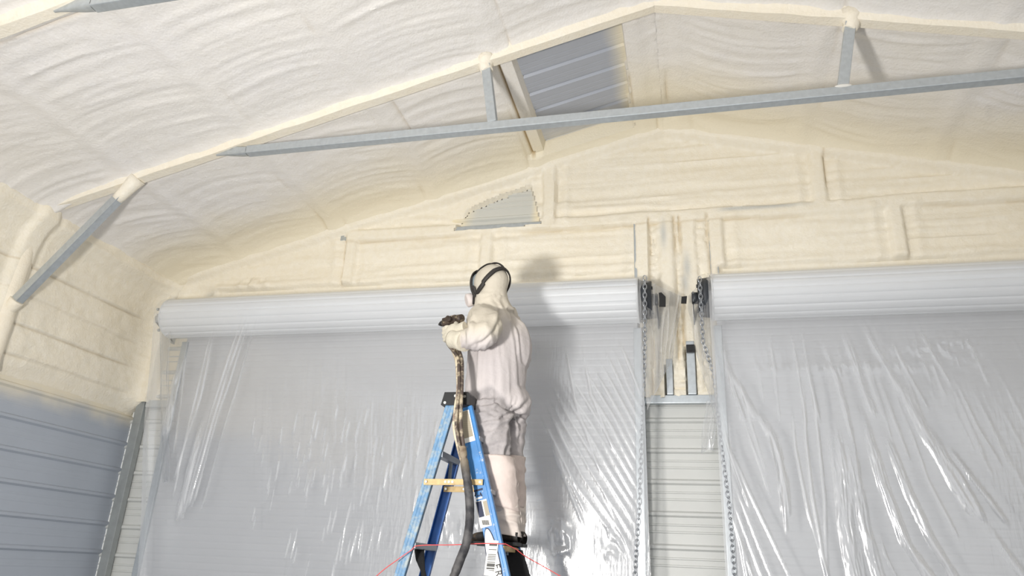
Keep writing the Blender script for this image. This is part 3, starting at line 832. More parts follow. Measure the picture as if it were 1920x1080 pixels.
def wr_right(X, Z, U):
    w = np.zeros_like(X); fd = np.zeros_like(X)
    B, T = .030, .010
    lst = [(((1556, 780), (1578, 890), (1584, 975), (1606, 1080)), .055, .020, .62), (((1590, 800), (1606, 900), (1622, 990), (1648, 1080)), .036, .016, .55),
           (((1612, 760), (1655, 905), (1700, 1020), (1742, 1080)), .034, .018, .58), (((1650, 790), (1700, 920), (1740, 1005), (1786, 1080)), .030, .016, .52),
           (((1672, 690), (1728, 805), (1778, 890), (1832, 980)), .038, .018, .60), (((1735, 790), (1775, 860), (1806, 905), (1848, 980)), .018, .014, .5),
           (((1770, 830), (1830, 910), (1888, 985)), .020, .014, .5), (((1830, 960), (1880, 1030), (1915, 1080)), .03, .012, .4),
           (((1408, 750), (1450, 820), (1468, 900), (1476, 975)), .034, .018, .55), (((1428, 770), (1462, 850), (1470, 940), (1474, 1010)), .010, .012, .6),
           (((1484, 750), (1490, 840), (1515, 965), (1550, 1072)), T, .010, .6), (((1504, 700), (1512, 830), (1524, 930), (1546, 1060)), T, .010, .6),
           (((1520, 690), (1534, 830), (1546, 930), (1551, 1075)), T, .010, .6), (((1386, 770), (1420, 860), (1446, 935)), T, .009, .5),
           (((1350, 800), (1400, 915), (1478, 1078)), T, .012, .7), (((1362, 870), (1398, 960), (1446, 1080)), T, .010, .6), (((1360, 900), (1390, 980), (1428, 1080)), T, .010, .6),
           (((1362, 930), (1384, 1000), (1412, 1080)), T, .010, .6), (((1372, 950), (1388, 1010), (1400, 1080)), T, .010, .55), (((1348, 760), (1368, 850), (1410, 960)), T, .010, .5),
           (((1380, 690), (1408, 790), (1440, 900)), T, .008, .4), (((1356, 680), (1396, 745), (1420, 790)), .026, .010, .4), (((1660, 900), (1690, 1000), (1730, 1080)), T, .010, .45),
           (((1640, 980), (1660, 1040), (1680, 1080)), T, .010, .4), (((1700, 780), (1740, 900), (1800, 1020)), T, .008, .45), (((1540, 620), (1572, 720), (1600, 830)), .020, .008, .32), (((1575, 600), (1606, 690), (1640, 790)), .028, .010, .36),
           (((1610, 590), (1640, 650), (1690, 740)), .024, .009, .34), (((1500, 600), (1520, 720), (1540, 800)), T, .006, .3), (((1480, 600), (1496, 700), (1512, 800)), T, .006, .3), (((1660, 620), (1690, 680), (1740, 770)), T, .006, .3),
           (((1720, 600), (1740, 650), (1780, 720)), T, .006, .25), (((1780, 690), (1830, 800), (1880, 880)), T, .006, .25), (((1350, 620), (1372, 720), (1400, 800)), .024, .010, .35), (((1440, 610), (1452, 700), (1462, 800)), T, .006, .3)]
    rs = np.random.RandomState(8)
    for k in range(30):
        px = rs.uniform(1400, 1900); py = rs.uniform(600, 760); ln = rs.uniform(60, 190); le = .10 + .45 * (px - 1340) / 560
        lst.append((((px, py), (px + le * ln * .5, py + ln * .5), (px + le * ln, py + ln)), .012, .0025, .13))
    creases(X, Z, lst, w, fd)
    # scuffed, crinkled patch high on the right
    for (px, py, rx, rz) in ((1770, 650, .28, .10), (1590, 690, .5, .04)):
        q = P(px, py, 5.2); g = np.exp(-((X - q.x) / rx) ** 2 - ((Z + CH - q.z) / rz) ** 2)
        c = ridge(fbm(X * 22, Z * 22, 44, 2), 2.5); w += g * c * .008; fd += g * c * .3
    w += .05 * (fbm(X * .9, Z * .6, 33) - .5) * sstep(2.0, 1.2, Z)
    fd += .08 * sstep(2.6, .6, X) * sstep(1.9, .9, Z) + .35 * sstep(.03, .0, U)
    return w, np.clip(fd, 0, 1)

xyz, fold = drop_sheet(X1A - .05, X1B + .03, P(266, 1080, 5.22).x + .18, P(1219, 1080, 5.22).x + .02, 5.25, wr_left, 880)
sheet1 = link('plastic_sheet', grid_mesh('plastic_sheet', xyz, None, {'fold': fold}), M['film'])
tag(sheet1, 'clear plastic sheet draped over the left roll-up door behind the ladder', 'plastic sheet', 'plastic sheets masking the doors')
xyz, fold = drop_sheet(X2A - .03, 4.45, P(1362, 1080, 5.22).x, 4.5, 5.20, wr_right, 900)
sheet2 = link('plastic_sheet', grid_mesh('plastic_sheet', xyz, None, {'fold': fold}), M['film'])
tag(sheet2, 'clear plastic sheet over the right roll-up door, creases fanning from its upper left corner', 'plastic sheet', 'plastic sheets masking the doors')

def patch(name, parent, TL, TR, BL, BR, seed, bow=.03, nu=70, nv=70, conv=None, mat='film_thin'):
    TL, TR, BL, BR = map(Vector, (TL, TR, BL, BR))
    u = np.linspace(0, 1, nu); v = np.linspace(0, 1, nv)
    Uu, Vv = np.meshgrid(u, v, indexing='ij')
    def ar(p): return np.array(p)[None, None, :]
    A = (ar(TL) * (1 - Uu[..., None]) + ar(TR) * Uu[..., None]) * (1 - Vv[..., None]) + (ar(BL) * (1 - Uu[..., None]) + ar(BR) * Uu[..., None]) * Vv[..., None]
    n = vnoise(Uu * 7 + Vv * .8, Vv * 1.2, seed); n2 = vnoise(Uu * 16 + Vv, Vv * 2.2, seed + 3)
    w = ridge(n, 2.5) * .022 + ridge(n2, 3) * .007
    A[..., 1] -= w * np.sin(np.pi * np.clip(Vv * .9 + .08, 0, 1)) + bow * np.sin(np.pi * Uu) * Vv
    A[..., 0] += .02 * (vnoise(Vv * 4, Uu * 3, seed + 6) - .5)
    A[..., 2] += .03 * (vnoise(Uu * 4, Uu * 0 + 1, seed + 8) - .5) * Vv
    return link(name, grid_mesh(name, A, None, {'fold': np.clip(ridge(n, 5) * .35 + ridge(n2, 5) * .15 + sstep(.97, 1, Vv) * .3, 0, 1)}), M[mat], parent)
patch('gathered_end', sheet1, P(1196, 520, 5.24), P(1279, 556, 5.46), P(1214, 770, 5.26), P(1262, 672, 5.48), 3)
patch('gathered_end', sheet2, P(1288, 556, 5.46), P(1336, 512, 5.22), P(1306, 664, 5.45), P(1346, 800, 5.20), 7)
patch('loose_tail', sheet2, P(1326, 752, 5.38), P(1342, 750, 5.34), P(1313, 850, 5.40), P(1338, 846, 5.36), 11, nu=24, nv=50)
patch('gathered_end', sheet1, P(300, 612, 5.40), P(322, 592, 5.30), P(303, 905, 5.42), P(318, 905, 5.24), 15, nu=30, nv=70)
def tape(pts, Y, parent):
    bmq = MB(); c = [P(x, y, Y) for x, y in pts]
    f = [bmq.bm.verts.new(p) for p in c]; b = [bmq.bm.verts.new(p + Vector((0, .018, 0))) for p in c]
    n = len(f); bmq.bm.faces.new(f); bmq.bm.faces.new(b[::-1])
    for i in range(n): bmq.bm.faces.new((f[i], b[i], b[(i + 1) % n], f[(i + 1) % n]))
    o = bmq.build('tape_patch', M['tape'], parent); o['label'] = 'black tape patch'; return o
tape([(1235, 549), (1240, 548), (1248, 556), (1248, 574), (1236, 574), (1236, 562)], 5.30, sheet1)
tape([(1278, 556), (1288, 555), (1287, 568), (1277, 568)], 5.34, sheet2)
tape([(311, 604), (320, 600), (320, 612), (314, 610)], 5.32, sheet1)

# ================================================================== STEP LADDER
YN = 4.05
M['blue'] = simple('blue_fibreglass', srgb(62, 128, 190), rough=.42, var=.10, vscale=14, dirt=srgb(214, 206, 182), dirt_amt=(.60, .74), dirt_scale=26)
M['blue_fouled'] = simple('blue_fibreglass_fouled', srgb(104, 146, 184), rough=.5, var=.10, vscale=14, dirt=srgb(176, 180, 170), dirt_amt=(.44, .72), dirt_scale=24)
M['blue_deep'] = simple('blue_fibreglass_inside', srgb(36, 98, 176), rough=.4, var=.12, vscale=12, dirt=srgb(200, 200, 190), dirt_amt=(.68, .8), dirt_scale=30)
M['fouled'] = simple('foam_crusted_aluminium', srgb(206, 178, 128), rough=.6, var=.12, vscale=30, bump=.4, dirt=srgb(150, 120, 70), dirt_amt=(.6, .75), dirt_scale=40)
M['alu'] = simple('brushed_aluminium', srgb(150, 156, 164), rough=.4, metal=.7)
M['rivet'] = simple('bright_rivet', srgb(220, 220, 216), rough=.3, metal=.8)
M['label_white'] = simple('white_label', srgb(236, 234, 228), rough=.5, var=.03)
M['ink'] = simple('black_print', srgb(28, 28, 30), rough=.6)
M['navy'] = simple('navy_print', srgb(22, 34, 66), rough=.6)

def print_mat(name, paper, ink, kind):
    m, nt, b = new_mat(name)
    tc = N(nt, 'ShaderNodeTexCoord'); sp = N(nt, 'ShaderNodeSeparateXYZ'); nt.links.new(tc.outputs['Generated'], sp.inputs[0])
    if kind == 'bars':
        mu = N(nt, 'ShaderNodeMath', operation='MULTIPLY', i_1=34.0); nt.links.new(sp.outputs['Z'], mu.inputs[0])
        fl_ = N(nt, 'ShaderNodeMath', operation='FLOOR'); nt.links.new(mu.outputs[0], fl_.inputs[0])
        wn = N(nt, 'ShaderNodeTexWhiteNoise', noise_dimensions='1D'); nt.links.new(fl_.outputs[0], wn.inputs['W'])
        fac = N(nt, 'ShaderNodeMath', operation='GREATER_THAN', i_1=.52); nt.links.new(wn.outputs['Value'], fac.inputs[0])
    else:
        mu = N(nt, 'ShaderNodeMath', operation='MULTIPLY', i_1=30.0); nt.links.new(sp.outputs['Z'], mu.inputs[0])
        fr = N(nt, 'ShaderNodeMath', operation='FRACT'); nt.links.new(mu.outputs[0], fr.inputs[0])
        fac = N(nt, 'ShaderNodeMath', operation='GREATER_THAN', i_1=.58); nt.links.new(fr.outputs[0], fac.inputs[0])
    c = mixc(nt, fac.outputs[0], paper, ink)
    nt.links.new(c, b.inputs['Base Color']); b.inputs['Roughness'].default_value = .5
    return m
M['barcode'] = print_mat('barcode_print', srgb(236, 234, 228), srgb(40, 38, 36), 'bars')
M['fineprint'] = print_mat('fine_print_label', srgb(176, 166, 146), srgb(134, 124, 106), 'lines')

ladder = tag(empty('step_ladder', P(845, 1080, YN + .2) * 1), 'blue fibreglass step ladder with black cap that the worker stands on', 'ladder')
ladder.location = (ladder.location.x, ladder.location.y, 0)
def line_to_floor(a, b):
    """extends the line a-b to the slab"""
    t = (0.02 - a.z) / (b.z - a.z); return a + (b - a) * t
FT = P(874, 764, YN); FB = line_to_floor(FT, P(941, 1080, YN))
RT = P(845, 758, YN); RB = line_to_floor(RT, P(748, 1080, YN))
def far_of(p, top, bot):
    t = (top.z - p.z) / (top.z - bot.z); return Vector((p.x, YN + .34 + .20 * t, p.z))
def on(top, bot, z):
    t = (top.z - z) / (top.z - bot.z); return top.lerp(bot, t)
def channel(name, p0, p1, w, dep, mat, face, parent=ladder):
    """C channel rail: web on the outside (towards face*Y), flanges inward"""
    d = (p1 - p0).normalized(); ax = Vector((1, 0, 0)); ax = (ax - d * ax.dot(d)).normalized()
    ay = Vector((0, -face, 0)); th = .006; hw = w / 2; e = .010
    prof = [(-hw, 0), (-hw + e * .3, -.003), (-hw + .018, -.003), (-hw + .022, 0), (hw - .022, 0), (hw - .018, -.003), (hw - e * .3, -.003), (hw, 0), (hw, dep), (hw - th, dep), (hw - th, th), (-hw + th, th), (-hw + th, dep), (-hw, dep)]
    prof = [(u, v) for u, v in prof]
    return MB().prism(prof, p0, ax, Vector((0, 1, 0)) * (1 if face > 0 else -1), p1 - p0).build(name, M[mat], parent)
rail_front = channel('rail', FT + Vector((-.01, 0, 0)), FB, .092, .03, 'blue', 1)
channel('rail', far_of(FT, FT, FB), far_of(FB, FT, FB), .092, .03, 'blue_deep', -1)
channel('rail', RT, RB, .058, .028, 'blue_fouled', 1)
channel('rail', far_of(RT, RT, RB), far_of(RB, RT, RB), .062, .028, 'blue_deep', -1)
# top cap
ct = P(856, 751, YN); zc = ct.z
cap = MB()
cap.prism([(-.088, -.030), (-.070, .046), (.074, .046), (.086, .030), (.086, -.030)], (ct.x, YN - .022, zc), (1, 0, 0), (0, 0, 1), (0, .40, 0))
for q in ((-.045, -.02), (.005, .012), (.05, -.008)):
    pass
capo = cap.build('top_cap', M['black'], ladder)
for u, v in ((-.062, -.018), (.0, .022), (.056, .018), (.006, -.012)):
    MB().disc((ct.x + u, YN - .025, zc + v), (0, 1, 0), .0085, .008, 10).build('rivet', M['rivet'], capo)
# steps on the front section
zfoot = P(950, 1022, 4.20).z
ztop = FT.z
for k in range(-5, 3):
    z = zfoot - .022 + k * .295
    if z < .15 or z > ztop - .15: continue
    a = on(FT, FB, z); b = far_of(a, FT, FB)
    s = MB(); s.bar(a + Vector((.0, .004, 0)), b + Vector((0, -.004, 0)), .085, .026, side=(0, 0, 1), bevel=.003)
    for g in (-.028, -.010, .010, .028):
        s.bar(a + Vector((g, .02, .015)), b + Vector((g, -.02, .015)), .006, .004, side=(0, 0, 1))
    s.build('step', M['fouled'] if k == 0 else M['alu'], ladder)
    for e, sy in ((a, 1), (b, -1)):
        MB().bar(e + Vector((-.02, sy * .008, -.02)), e + Vector((.0, sy * .14, -.018)), .012, .02).build('step_brace', M['alu'], ladder)
# horizontal braces on the rear section
for (px, py) in ((822, 850), (768, 1022)):
    z = P(px, py, YN).z; a = on(RT, RB, z); b = far_of(a, RT, RB)
    MB().bar(a + Vector((.01, .02, 0)), b + Vector((.01, -.02, 0)), .05, .035, side=(0, 0, 1), bevel=.004).build('rear_brace', M['alu'], ladder)
for zz in (.95, .45):
    a = on(RT, RB, zz); b = far_of(a, RT, RB)
    MB().bar(a + Vector((.01, .02, 0)), b + Vector((.01, -.02, 0)), .05, .035, side=(0, 0, 1), bevel=.004).build('rear_brace', M['alu'], ladder)
# diagonal gusset from brace to far rear rail
z = P(822, 852, YN).z; a = on(RT, RB, z); b = far_of(a, RT, RB)
MB().bar(a.lerp(b, .72) + Vector((.01, 0, -.005)), b + Vector((-.02, -.02, -.12)), .02, .02).build('rear_brace_gusset', M['alu'], ladder)
# spreaders, near and far
z1 = P(795, 904, YN).z
def spreader(far):
    a = on(RT, RB, z1); b = on(FT, FB, z1 + .003)
    if far: a = far_of(a, RT, RB) + Vector((0, -.035, 0)); b = far_of(b, FT, FB) + Vector((0, -.035, 0))
    else: a = a + Vector((0, -.014, 0)); b = b + Vector((0, -.014, 0))
    a += Vector((-.015, 0, 0)); b += Vector((.01, 0, 0))
    m_ = a.lerp(b, .45)
    s = MB(); s.bar(a, m_ + Vector((.03, 0, 0)), .006, .034, side=(0, 0, 1), bevel=.002)
    s.bar(m_ + Vector((-.03, -.007, 0)), b + Vector((0, -.007, 0)), .006, .032, side=(0, 0, 1), bevel=.002)
    so = s.build('spreader', M['fouled'], ladder)
    for t in (.05, .38, .44, .50, .96):
        MB().disc(a.lerp(b, t) + Vector((0, -.012, 0)), (0, 1, 0), .007, .008, 10).build('rivet', M['rivet'], so)
spreader(False); spreader(True)
for t, bt in ((FB, 'f'), (RB, 'r')):
    for far in (0, 1):
        p = t if not far else far_of(t, FT if bt == 'f' else RT, FB if bt == 'f' else RB)
        MB().box(p + Vector((0, .014 * (1 - 2 * far), .02)), (.11, .05, .08), bevel=.006).build('foot', M['black'], ladder)
# black straps hanging from the ladder, and a black wedge for shade between rails
M['cloth_and_shade_black'] = simple('black_webbing_and_shade', srgb(16, 16, 18), rough=.85, bump=.4, bscale=120)
def strap(pts, w, name='strap'):
    m = MB(); pts = [Vector(p) for p in pts]
    m.sweep(pts, [w * (.7 + .3 * math.sin(i * 1.7 + 1)) for i in range(len(pts))], 10, flat=.30, flat_axis=(0, 1, 0))
    return m.build(name, M['cloth_and_shade_black'], ladder)
strap([P(786, 1028, 4.22), P(788, 1048, 4.20), P(793, 1070, 4.20), P(797, 1095, 4.20), P(800, 1130, 4.2)], .033)
strap([P(772, 1026, 4.12), P(766, 1040, 4.10), P(758, 1056, 4.09), P(752, 1072, 4.09)], .020)
pm = MB(); pm.prism([(0, 0), (.09, .0), (.20, -.30), (.15, -.55), (.03, -.5)], P(948, 1030, 4.33), (1, 0, 0), (0, 0, 1), (0, .05, 0)); pm.build('gap_shade', M['cloth_and_shade_black'], ladder)  # solid black shape painting the dark gap between the front rails
# printed labels on the near front rail
dF = (FB - FT).normalized(); nx_ = Vector((-dF.z, 0, dF.x)); nx_ = nx_ if nx_.x > 0 else -nx_
def sticker(name, pxy, w, h, mat, off=.0045, skew=0.0, parent=None):
    c = P(pxy[0], pxy[1], YN); c = on(FT, FB, c.z) + Vector((c.x - on(FT, FB, c.z).x, -off, 0))
    a = (dF * math.cos(skew) + nx_ * math.sin(skew)); b = (nx_ * math.cos(skew) - dF * math.sin(skew))
    m = MB(); q = [c + a * s1 * h / 2 + b * s2 * w / 2 for s1, s2 in ((-1, -1), (-1, 1), (1, 1), (1, -1))]
    f = [m.bm.verts.new(p) for p in q]; bk = [m.bm.verts.new(p + Vector((0, .003, 0))) for p in q]
    m.bm.faces.new(f); m.bm.faces.new(bk[::-1])
    for i in range(4): m.bm.faces.new((f[i], bk[i], bk[(i + 1) % 4], f[(i + 1) % 4]))
    return m.build(name, M[mat], parent or rail_front)
sticker('label', (875, 800), .070, .185, 'label_white', .005)
sticker('label_text', (874.5, 796), .054, .155, 'fineprint', .0065)
sticker('label', (907, 963), .066, .145, 'label_white', .005)
sticker('label_print', (901, 955), .030, .085, 'navy', .0065)
sticker('label_text', (912, 953), .022, .08, 'fineprint', .0065)
# small barcode: upright bars
for i in range(9):
    sticker('label_bar', (905 + i * 1.5, 980), .0022 + .0012 * (i % 2), .026, 'ink', .0065)
# emblem: ladder-like A under an arch
c0 = (898, 923)
sticker('emblem', (897, 919), .050, .010, 'navy', .005)
sticker('emblem', (892, 927), .007, .022, 'navy', .005, -.50)
sticker('emblem', (902, 927), .007, .022, 'navy', .005, .30)
sticker('emblem', (898, 929), .016, .005, 'navy', .006)
sticker('label_text', (899, 934), .036, .010, 'label_white', .005)
# oval maker plate, letters E R showing beside the barcode label
def oval(pxy, ra, rb, mat, off, dep=.003):
    c = P(pxy[0], pxy[1], YN); l = on(FT, FB, c.z); c = Vector((c.x, l.y - off, c.z))
    m = MB(); n = 28
    q = [c + dF * math.cos(2 * math.pi * i / n) * ra + nx_ * math.sin(2 * math.pi * i / n) * rb for i in range(n)]
    f = [m.bm.verts.new(p) for p in q]; bk = [m.bm.verts.new(p + Vector((0, dep, 0))) for p in q]
    m.bm.faces.new(f); m.bm.faces.new(bk[::-1])
    for i in range(n): m.bm.faces.new((f[i], bk[i], bk[(i + 1) % n], f[(i + 1) % n]))
    return m.build('maker_plate', M[mat], rail_front)
oval((926, 1053), .178, .036, 'navy', .0045)
oval((926, 1053), .172, .031, 'label_white', .006)
def letter(ch, pxy, size):
    cu = bpy.data.curves.new('letter', 'FONT'); cu.body = ch; cu.size = size; cu.extrude = .001; cu.align_x = 'CENTER'; cu.align_y = 'CENTER'
    tmp = bpy.data.objects.new('tmp_letter', cu); COL.objects.link(tmp)
    dg = bpy.context.evaluated_depsgraph_get(); dg.update()
    me = bpy.data.meshes.new_from_object(tmp.evaluated_get(dg))
    bpy.data.objects.remove(tmp, do_unlink=True)
    c = P(pxy[0], pxy[1], YN); l = on(FT, FB, c.z); c = Vector((c.x, l.y - .0078, c.z))
    ex = dF * -1.0 * -1.0            # text reads down the rail
    ey = nx_
    ez = ex.cross(ey)
    for v in me.vertices:
        v.co = c + ex * v.co.x + ey * v.co.y * (1 if ez.y < 0 else 1) + Vector((0, -1, 0)) * v.co.z
    me.materials.clear()
    return link('letter', me, M['ink'], rail_front)
letter('E', (932, 1062), .050); letter('R', (935, 1075), .050)
sticker('label', (922, 1046), .058, .180, 'label_white', .0092, -.36)
sticker('barcode', (923, 1044), .044, .14, 'barcode', .0105, -.36)

# ================================================================== WORKER
F = Vector((-.86, .50, 0)).normalized(); LFT = Vector((-F.y, F.x, 0))      # facing, and his left
person = empty('person', (P(945, 1022, 4.3).x, 4.32, P(945, 1022, 4.24).z))
tag(person, 'person in white hooded coverall and respirator standing on the ladder, holding a spray gun', 'person')

def solidify(mb, name, voxel, smooth_n):
    """fuse the collected volumes into one continuous skin"""
    me = mb.mesh('tmp'); ob = bpy.data.objects.new('tmp', me); COL.objects.link(ob)
    r = ob.modifiers.new('r', 'REMESH'); r.mode = 'VOXEL'; r.voxel_size = voxel; r.use_smooth_shade = True
    s = ob.modifiers.new('s', 'SMOOTH'); s.iterations = smooth_n; s.factor = .5
    dg = bpy.context.evaluated_depsgraph_get(); dg.update()
    res = bpy.data.meshes.new_from_object(ob.evaluated_get(dg))
    bpy.data.objects.remove(ob, do_unlink=True)
    res.name = name
    res.polygons.foreach_set('use_smooth', np.ones(len(res.polygons), bool))
    return res
def getco(me):
    a = np.zeros(len(me.vertices) * 3, np.float32); me.vertices.foreach_get('co', a); return a.reshape(-1, 3).astype(float)
def getno(me):
    a = np.zeros(len(me.vertices) * 3, np.float32); me.vertices.foreach_get('normal', a); return a.reshape(-1, 3).astype(float)
def setco(me, a):
    me.vertices.foreach_set('co', a.astype(np.float32).ravel()); me.update()
def px_of(co):
    """photograph pixel of world points, used to survey where a fold lies on the cloth"""
    c = (co - np.array([0, 0, CH])) @ RM
    return c[:, 0] / c[:, 2] * FPX + 960, c[:, 1] / c[:, 2] * FPX + 540

B = MB()
hd = P(917, 533, 4.36)
hup = (Vector((0, 0, 1)) + F * .22).normalized()
hf = (F - hup * F.dot(hup)).normalized(); hl = hup.cross(hf)
# torso
tor = [(P(925, 785, 4.38), .165), (P(926, 750, 4.38), .180), (P(931, 705, 4.39), .186), (P(932, 660, 4.39), .184), (P(929, 620, 4.39), .170), (P(925, 592, 4.39), .130), (P(922, 572, 4.38), .112), (P(919, 552, 4.37), .10)]
B.sweep([p for p, r in tor], [r for p, r in tor], 24, flat=.90, flat_axis=F)
B.sweep([P(899, 600, 4.25), P(925, 588, 4.39), P(955, 598, 4.53)], [.082, .098, .086], 16)
B.ellipsoid(P(950, 655, 4.42), (.15, .15, .22))
B.ellipsoid(P(945, 755, 4.42), (.16, .17, .13))
# head with hood
B.ellipsoid(hd, (.112, .100, .128), (hf, hl, hup))
B.ellipsoid(hd - hf * .035 + hup * .005, (.112, .106, .120), (hf, hl, hup))
B.ellipsoid(hd + hf * .075 - hup * .055, (.050, .058, .060), (hf, hl, hup))          # jaw
B.ellipsoid(hd + hf * .118 - hup * .012, (.018, .014, .024), (hf, hl, hup), 10, 8)   # nose
B.sweep([hd - hup * .06 - hf * .01, P(921, 566, 4.38), P(926, 590, 4.39)], [.104, .116, .140], 18)
# left arm: shoulder, elbow towards us, forearm reaching left
armL = [(P(901, 594, 4.24), .092), (P(907, 608, 4.15), .100), (P(914, 620, 4.08), .092), (P(912, 627, 4.04), .084), (P(893, 631, 4.05), .082), (P(874, 635, 4.09), .068), (P(855, 635, 4.13), .054)]
B.sweep([p for p, r in armL], [r for p, r in armL], 18)
armR = [(P(955, 598, 4.53), .086), (P(948, 625, 4.64), .080), (P(938, 648, 4.70), .074), (P(915, 648, 4.62), .066), (P(888, 640, 4.46), .058), (P(868, 634, 4.32), .050)]
B.sweep([p for p, r in armR], [r for p, r in armR], 16)
B.ellipsoid(P(896, 612, 4.16), (.085, .07, .10))
# legs
legL = [(P(912, 768, 4.31), .140), (P(915, 800, 4.28), .136), (P(922, 840, 4.26), .112), (P(929, 872, 4.25), .084), (P(938, 915, 4.26), .074), (P(946, 955, 4.28), .066), (P(951, 990, 4.30), .056)]
B.sweep([p for p, r in legL], [r for p, r in legL], 18)
legR = [(P(948, 765, 4.48), .140), (P(953, 800, 4.48), .120), (P(955, 840, 4.47), .094), (P(957, 872, 4.46), .070), (P(958, 915, 4.46), .062), (P(960, 955, 4.47), .062), (P(962, 990, 4.48), .054)]
B.sweep([p for p, r in legR], [r for p, r in legR], 18)
body = solidify(B, 'body', .0115, 9)
co = getco(body); no = getno(body)
pxx, pyy = px_of(co)
disp = np.zeros(len(co))
s_ = (co[:, 0] * F.y - co[:, 1] * F.x)
a_ = np.arctan2(co[:, 1] - 4.39, co[:, 0] - hd.x)
tz = co[:, 2]
torso_m = sstep(790, 740, pyy) * sstep(575, 600, pyy)
legs_m = sstep(735, 770, pyy)
# long soft drapes down the back, tight sleeve folds, crumpled seat
disp += torso_m * (ridge(vnoise(a_ * 3.2 + tz * .6, tz * 1.1, 3), 2) - .4) * .020
disp += torso_m * (ridge(vnoise(a_ * 6.0 + tz * 2.0, tz * 2.2, 6), 2) - .4) * .008
nearL = np.exp(-((co[:, 1] - 4.05) / .10) ** 2) * (pyy < 668) * (pyy > 590)
disp += nearL * (ridge(vnoise(pxx * .085 + pyy * .05, pyy * .02, 12), 2) - .3) * .012
th = np.arctan2(pyy - 770, pxx - 958); rr = np.hypot(pxx - 958, pyy - 770)
disp += legs_m * np.exp(-rr / 55) * (ridge(vnoise(th * 2.6 + 4, rr * .03, 15), 2) - .4) * .030
disp += legs_m * (ridge(vnoise(pxx * .03 + pyy * .045, pyy * .05 - pxx * .015, 18), 2) - .4) * .016
neckf = np.exp(-((pyy - 590) / 22) ** 2) * (pxx > 885)
disp += neckf * (ridge(vnoise(pxx * .075 - pyy * .02, pyy * .03, 21), 2.5) - .3) * .012
# coat hem hangs proud of the seat
hem = 722 + 24 * sstep(955, 985, pxx) - 0 * pyy + 20 * np.abs(pxx - 921) / 60 * (pxx < 950)
hem = np.where(pxx < 921, 742 - (pxx - 872) * .44, 720 + (pxx - 921) * .95)
coat = sstep(6, -6, pyy - hem) * (pyy > 600)
disp += coat * .010 * sstep(610, 715, pyy)
def fold(poly, wd, depth, soft=1.0):
    """stitched or gathered crease pressed into the cloth along a surveyed line, with a raised lip beside it"""
    global disp
    best = np.full(len(co), 1e9); sgn = np.zeros(len(co))
    for (x0, y0), (x1, y1) in zip(poly[:-1], poly[1:]):
        dx, dy = x1 - x0, y1 - y0; L2 = dx * dx + dy * dy
        t = np.clip(((pxx - x0) * dx + (pyy - y0) * dy) / L2, 0, 1)
        ex, ey = pxx - x0 - t * dx, pyy - y0 - t * dy; dd = np.hypot(ex, ey)
        sd = np.sign(dx * ey - dy * ex)
        sgn = np.where(dd < best, sd, sgn); best = np.minimum(best, dd)
    vis = (no @ np.array([0.0, -1.0, -.3])) > 0.05
    s1 = best * sgn
    disp += vis * (-depth * np.exp(-(best / wd) ** 2) + depth * .55 * np.exp(-((s1 - wd * 1.9) / (wd * 1.2)) ** 2))
fold([(934, 588), (933, 606), (927, 622), (915, 634), (898, 645)], 3.2, .016)
fold([(905, 557), (922, 552), (940, 551)], 2.2, .007)
for q in ([(925, 560), (935, 572), (938, 592)], [(932, 556), (946, 575), (953, 600)], [(942, 560), (958, 590), (968, 640), (972, 720)], [(955, 580), (974, 620), (981, 680)]): fold(q, 3.4, .007)
for q in ([(885, 590), (893, 606), (890, 625)], [(876, 612), (884, 626), (882, 648)], [(905, 628), (895, 640), (880, 652)], [(868, 622), (872, 640), (870, 655)]): fold(q, 2.6, .007)
fold([(900, 758), (930, 752), (945, 762), (956, 772), (966, 776)], 3.0, .014)
fold([(966, 776), (976, 764), (988, 752)], 3.0, .014)
fold([(960, 780), (957, 800), (952, 830), (948, 858)], 3.2, .016)
for q in ([(884, 775), (905, 770), (930, 778)], [(905, 789), (930, 786), (948, 780)], [(890, 812), (920, 806), (946, 800)], [(968, 782), (975, 800), (972, 830)], [(905, 842), (925, 836), (945, 828)], [(964, 785), (982, 780)], [(880, 748), (893, 757), (897, 770)]): fold(q, 2.8, .009)
setco(body, co + no * disp[:, None])
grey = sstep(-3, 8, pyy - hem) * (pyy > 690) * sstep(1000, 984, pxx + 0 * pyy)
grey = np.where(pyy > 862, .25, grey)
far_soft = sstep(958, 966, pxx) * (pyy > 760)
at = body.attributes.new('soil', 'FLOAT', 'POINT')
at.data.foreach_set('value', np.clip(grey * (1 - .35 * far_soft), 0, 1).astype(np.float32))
sleeve = np.clip(np.exp(-((co[:, 1] - 4.05) / .13) ** 2) * sstep(655, 610, pyy) + sstep(640, 560, pyy), 0, 1)
at2 = body.attributes.new('mist', 'FLOAT', 'POINT')
at2.data.foreach_set('value', sleeve.astype(np.float32))
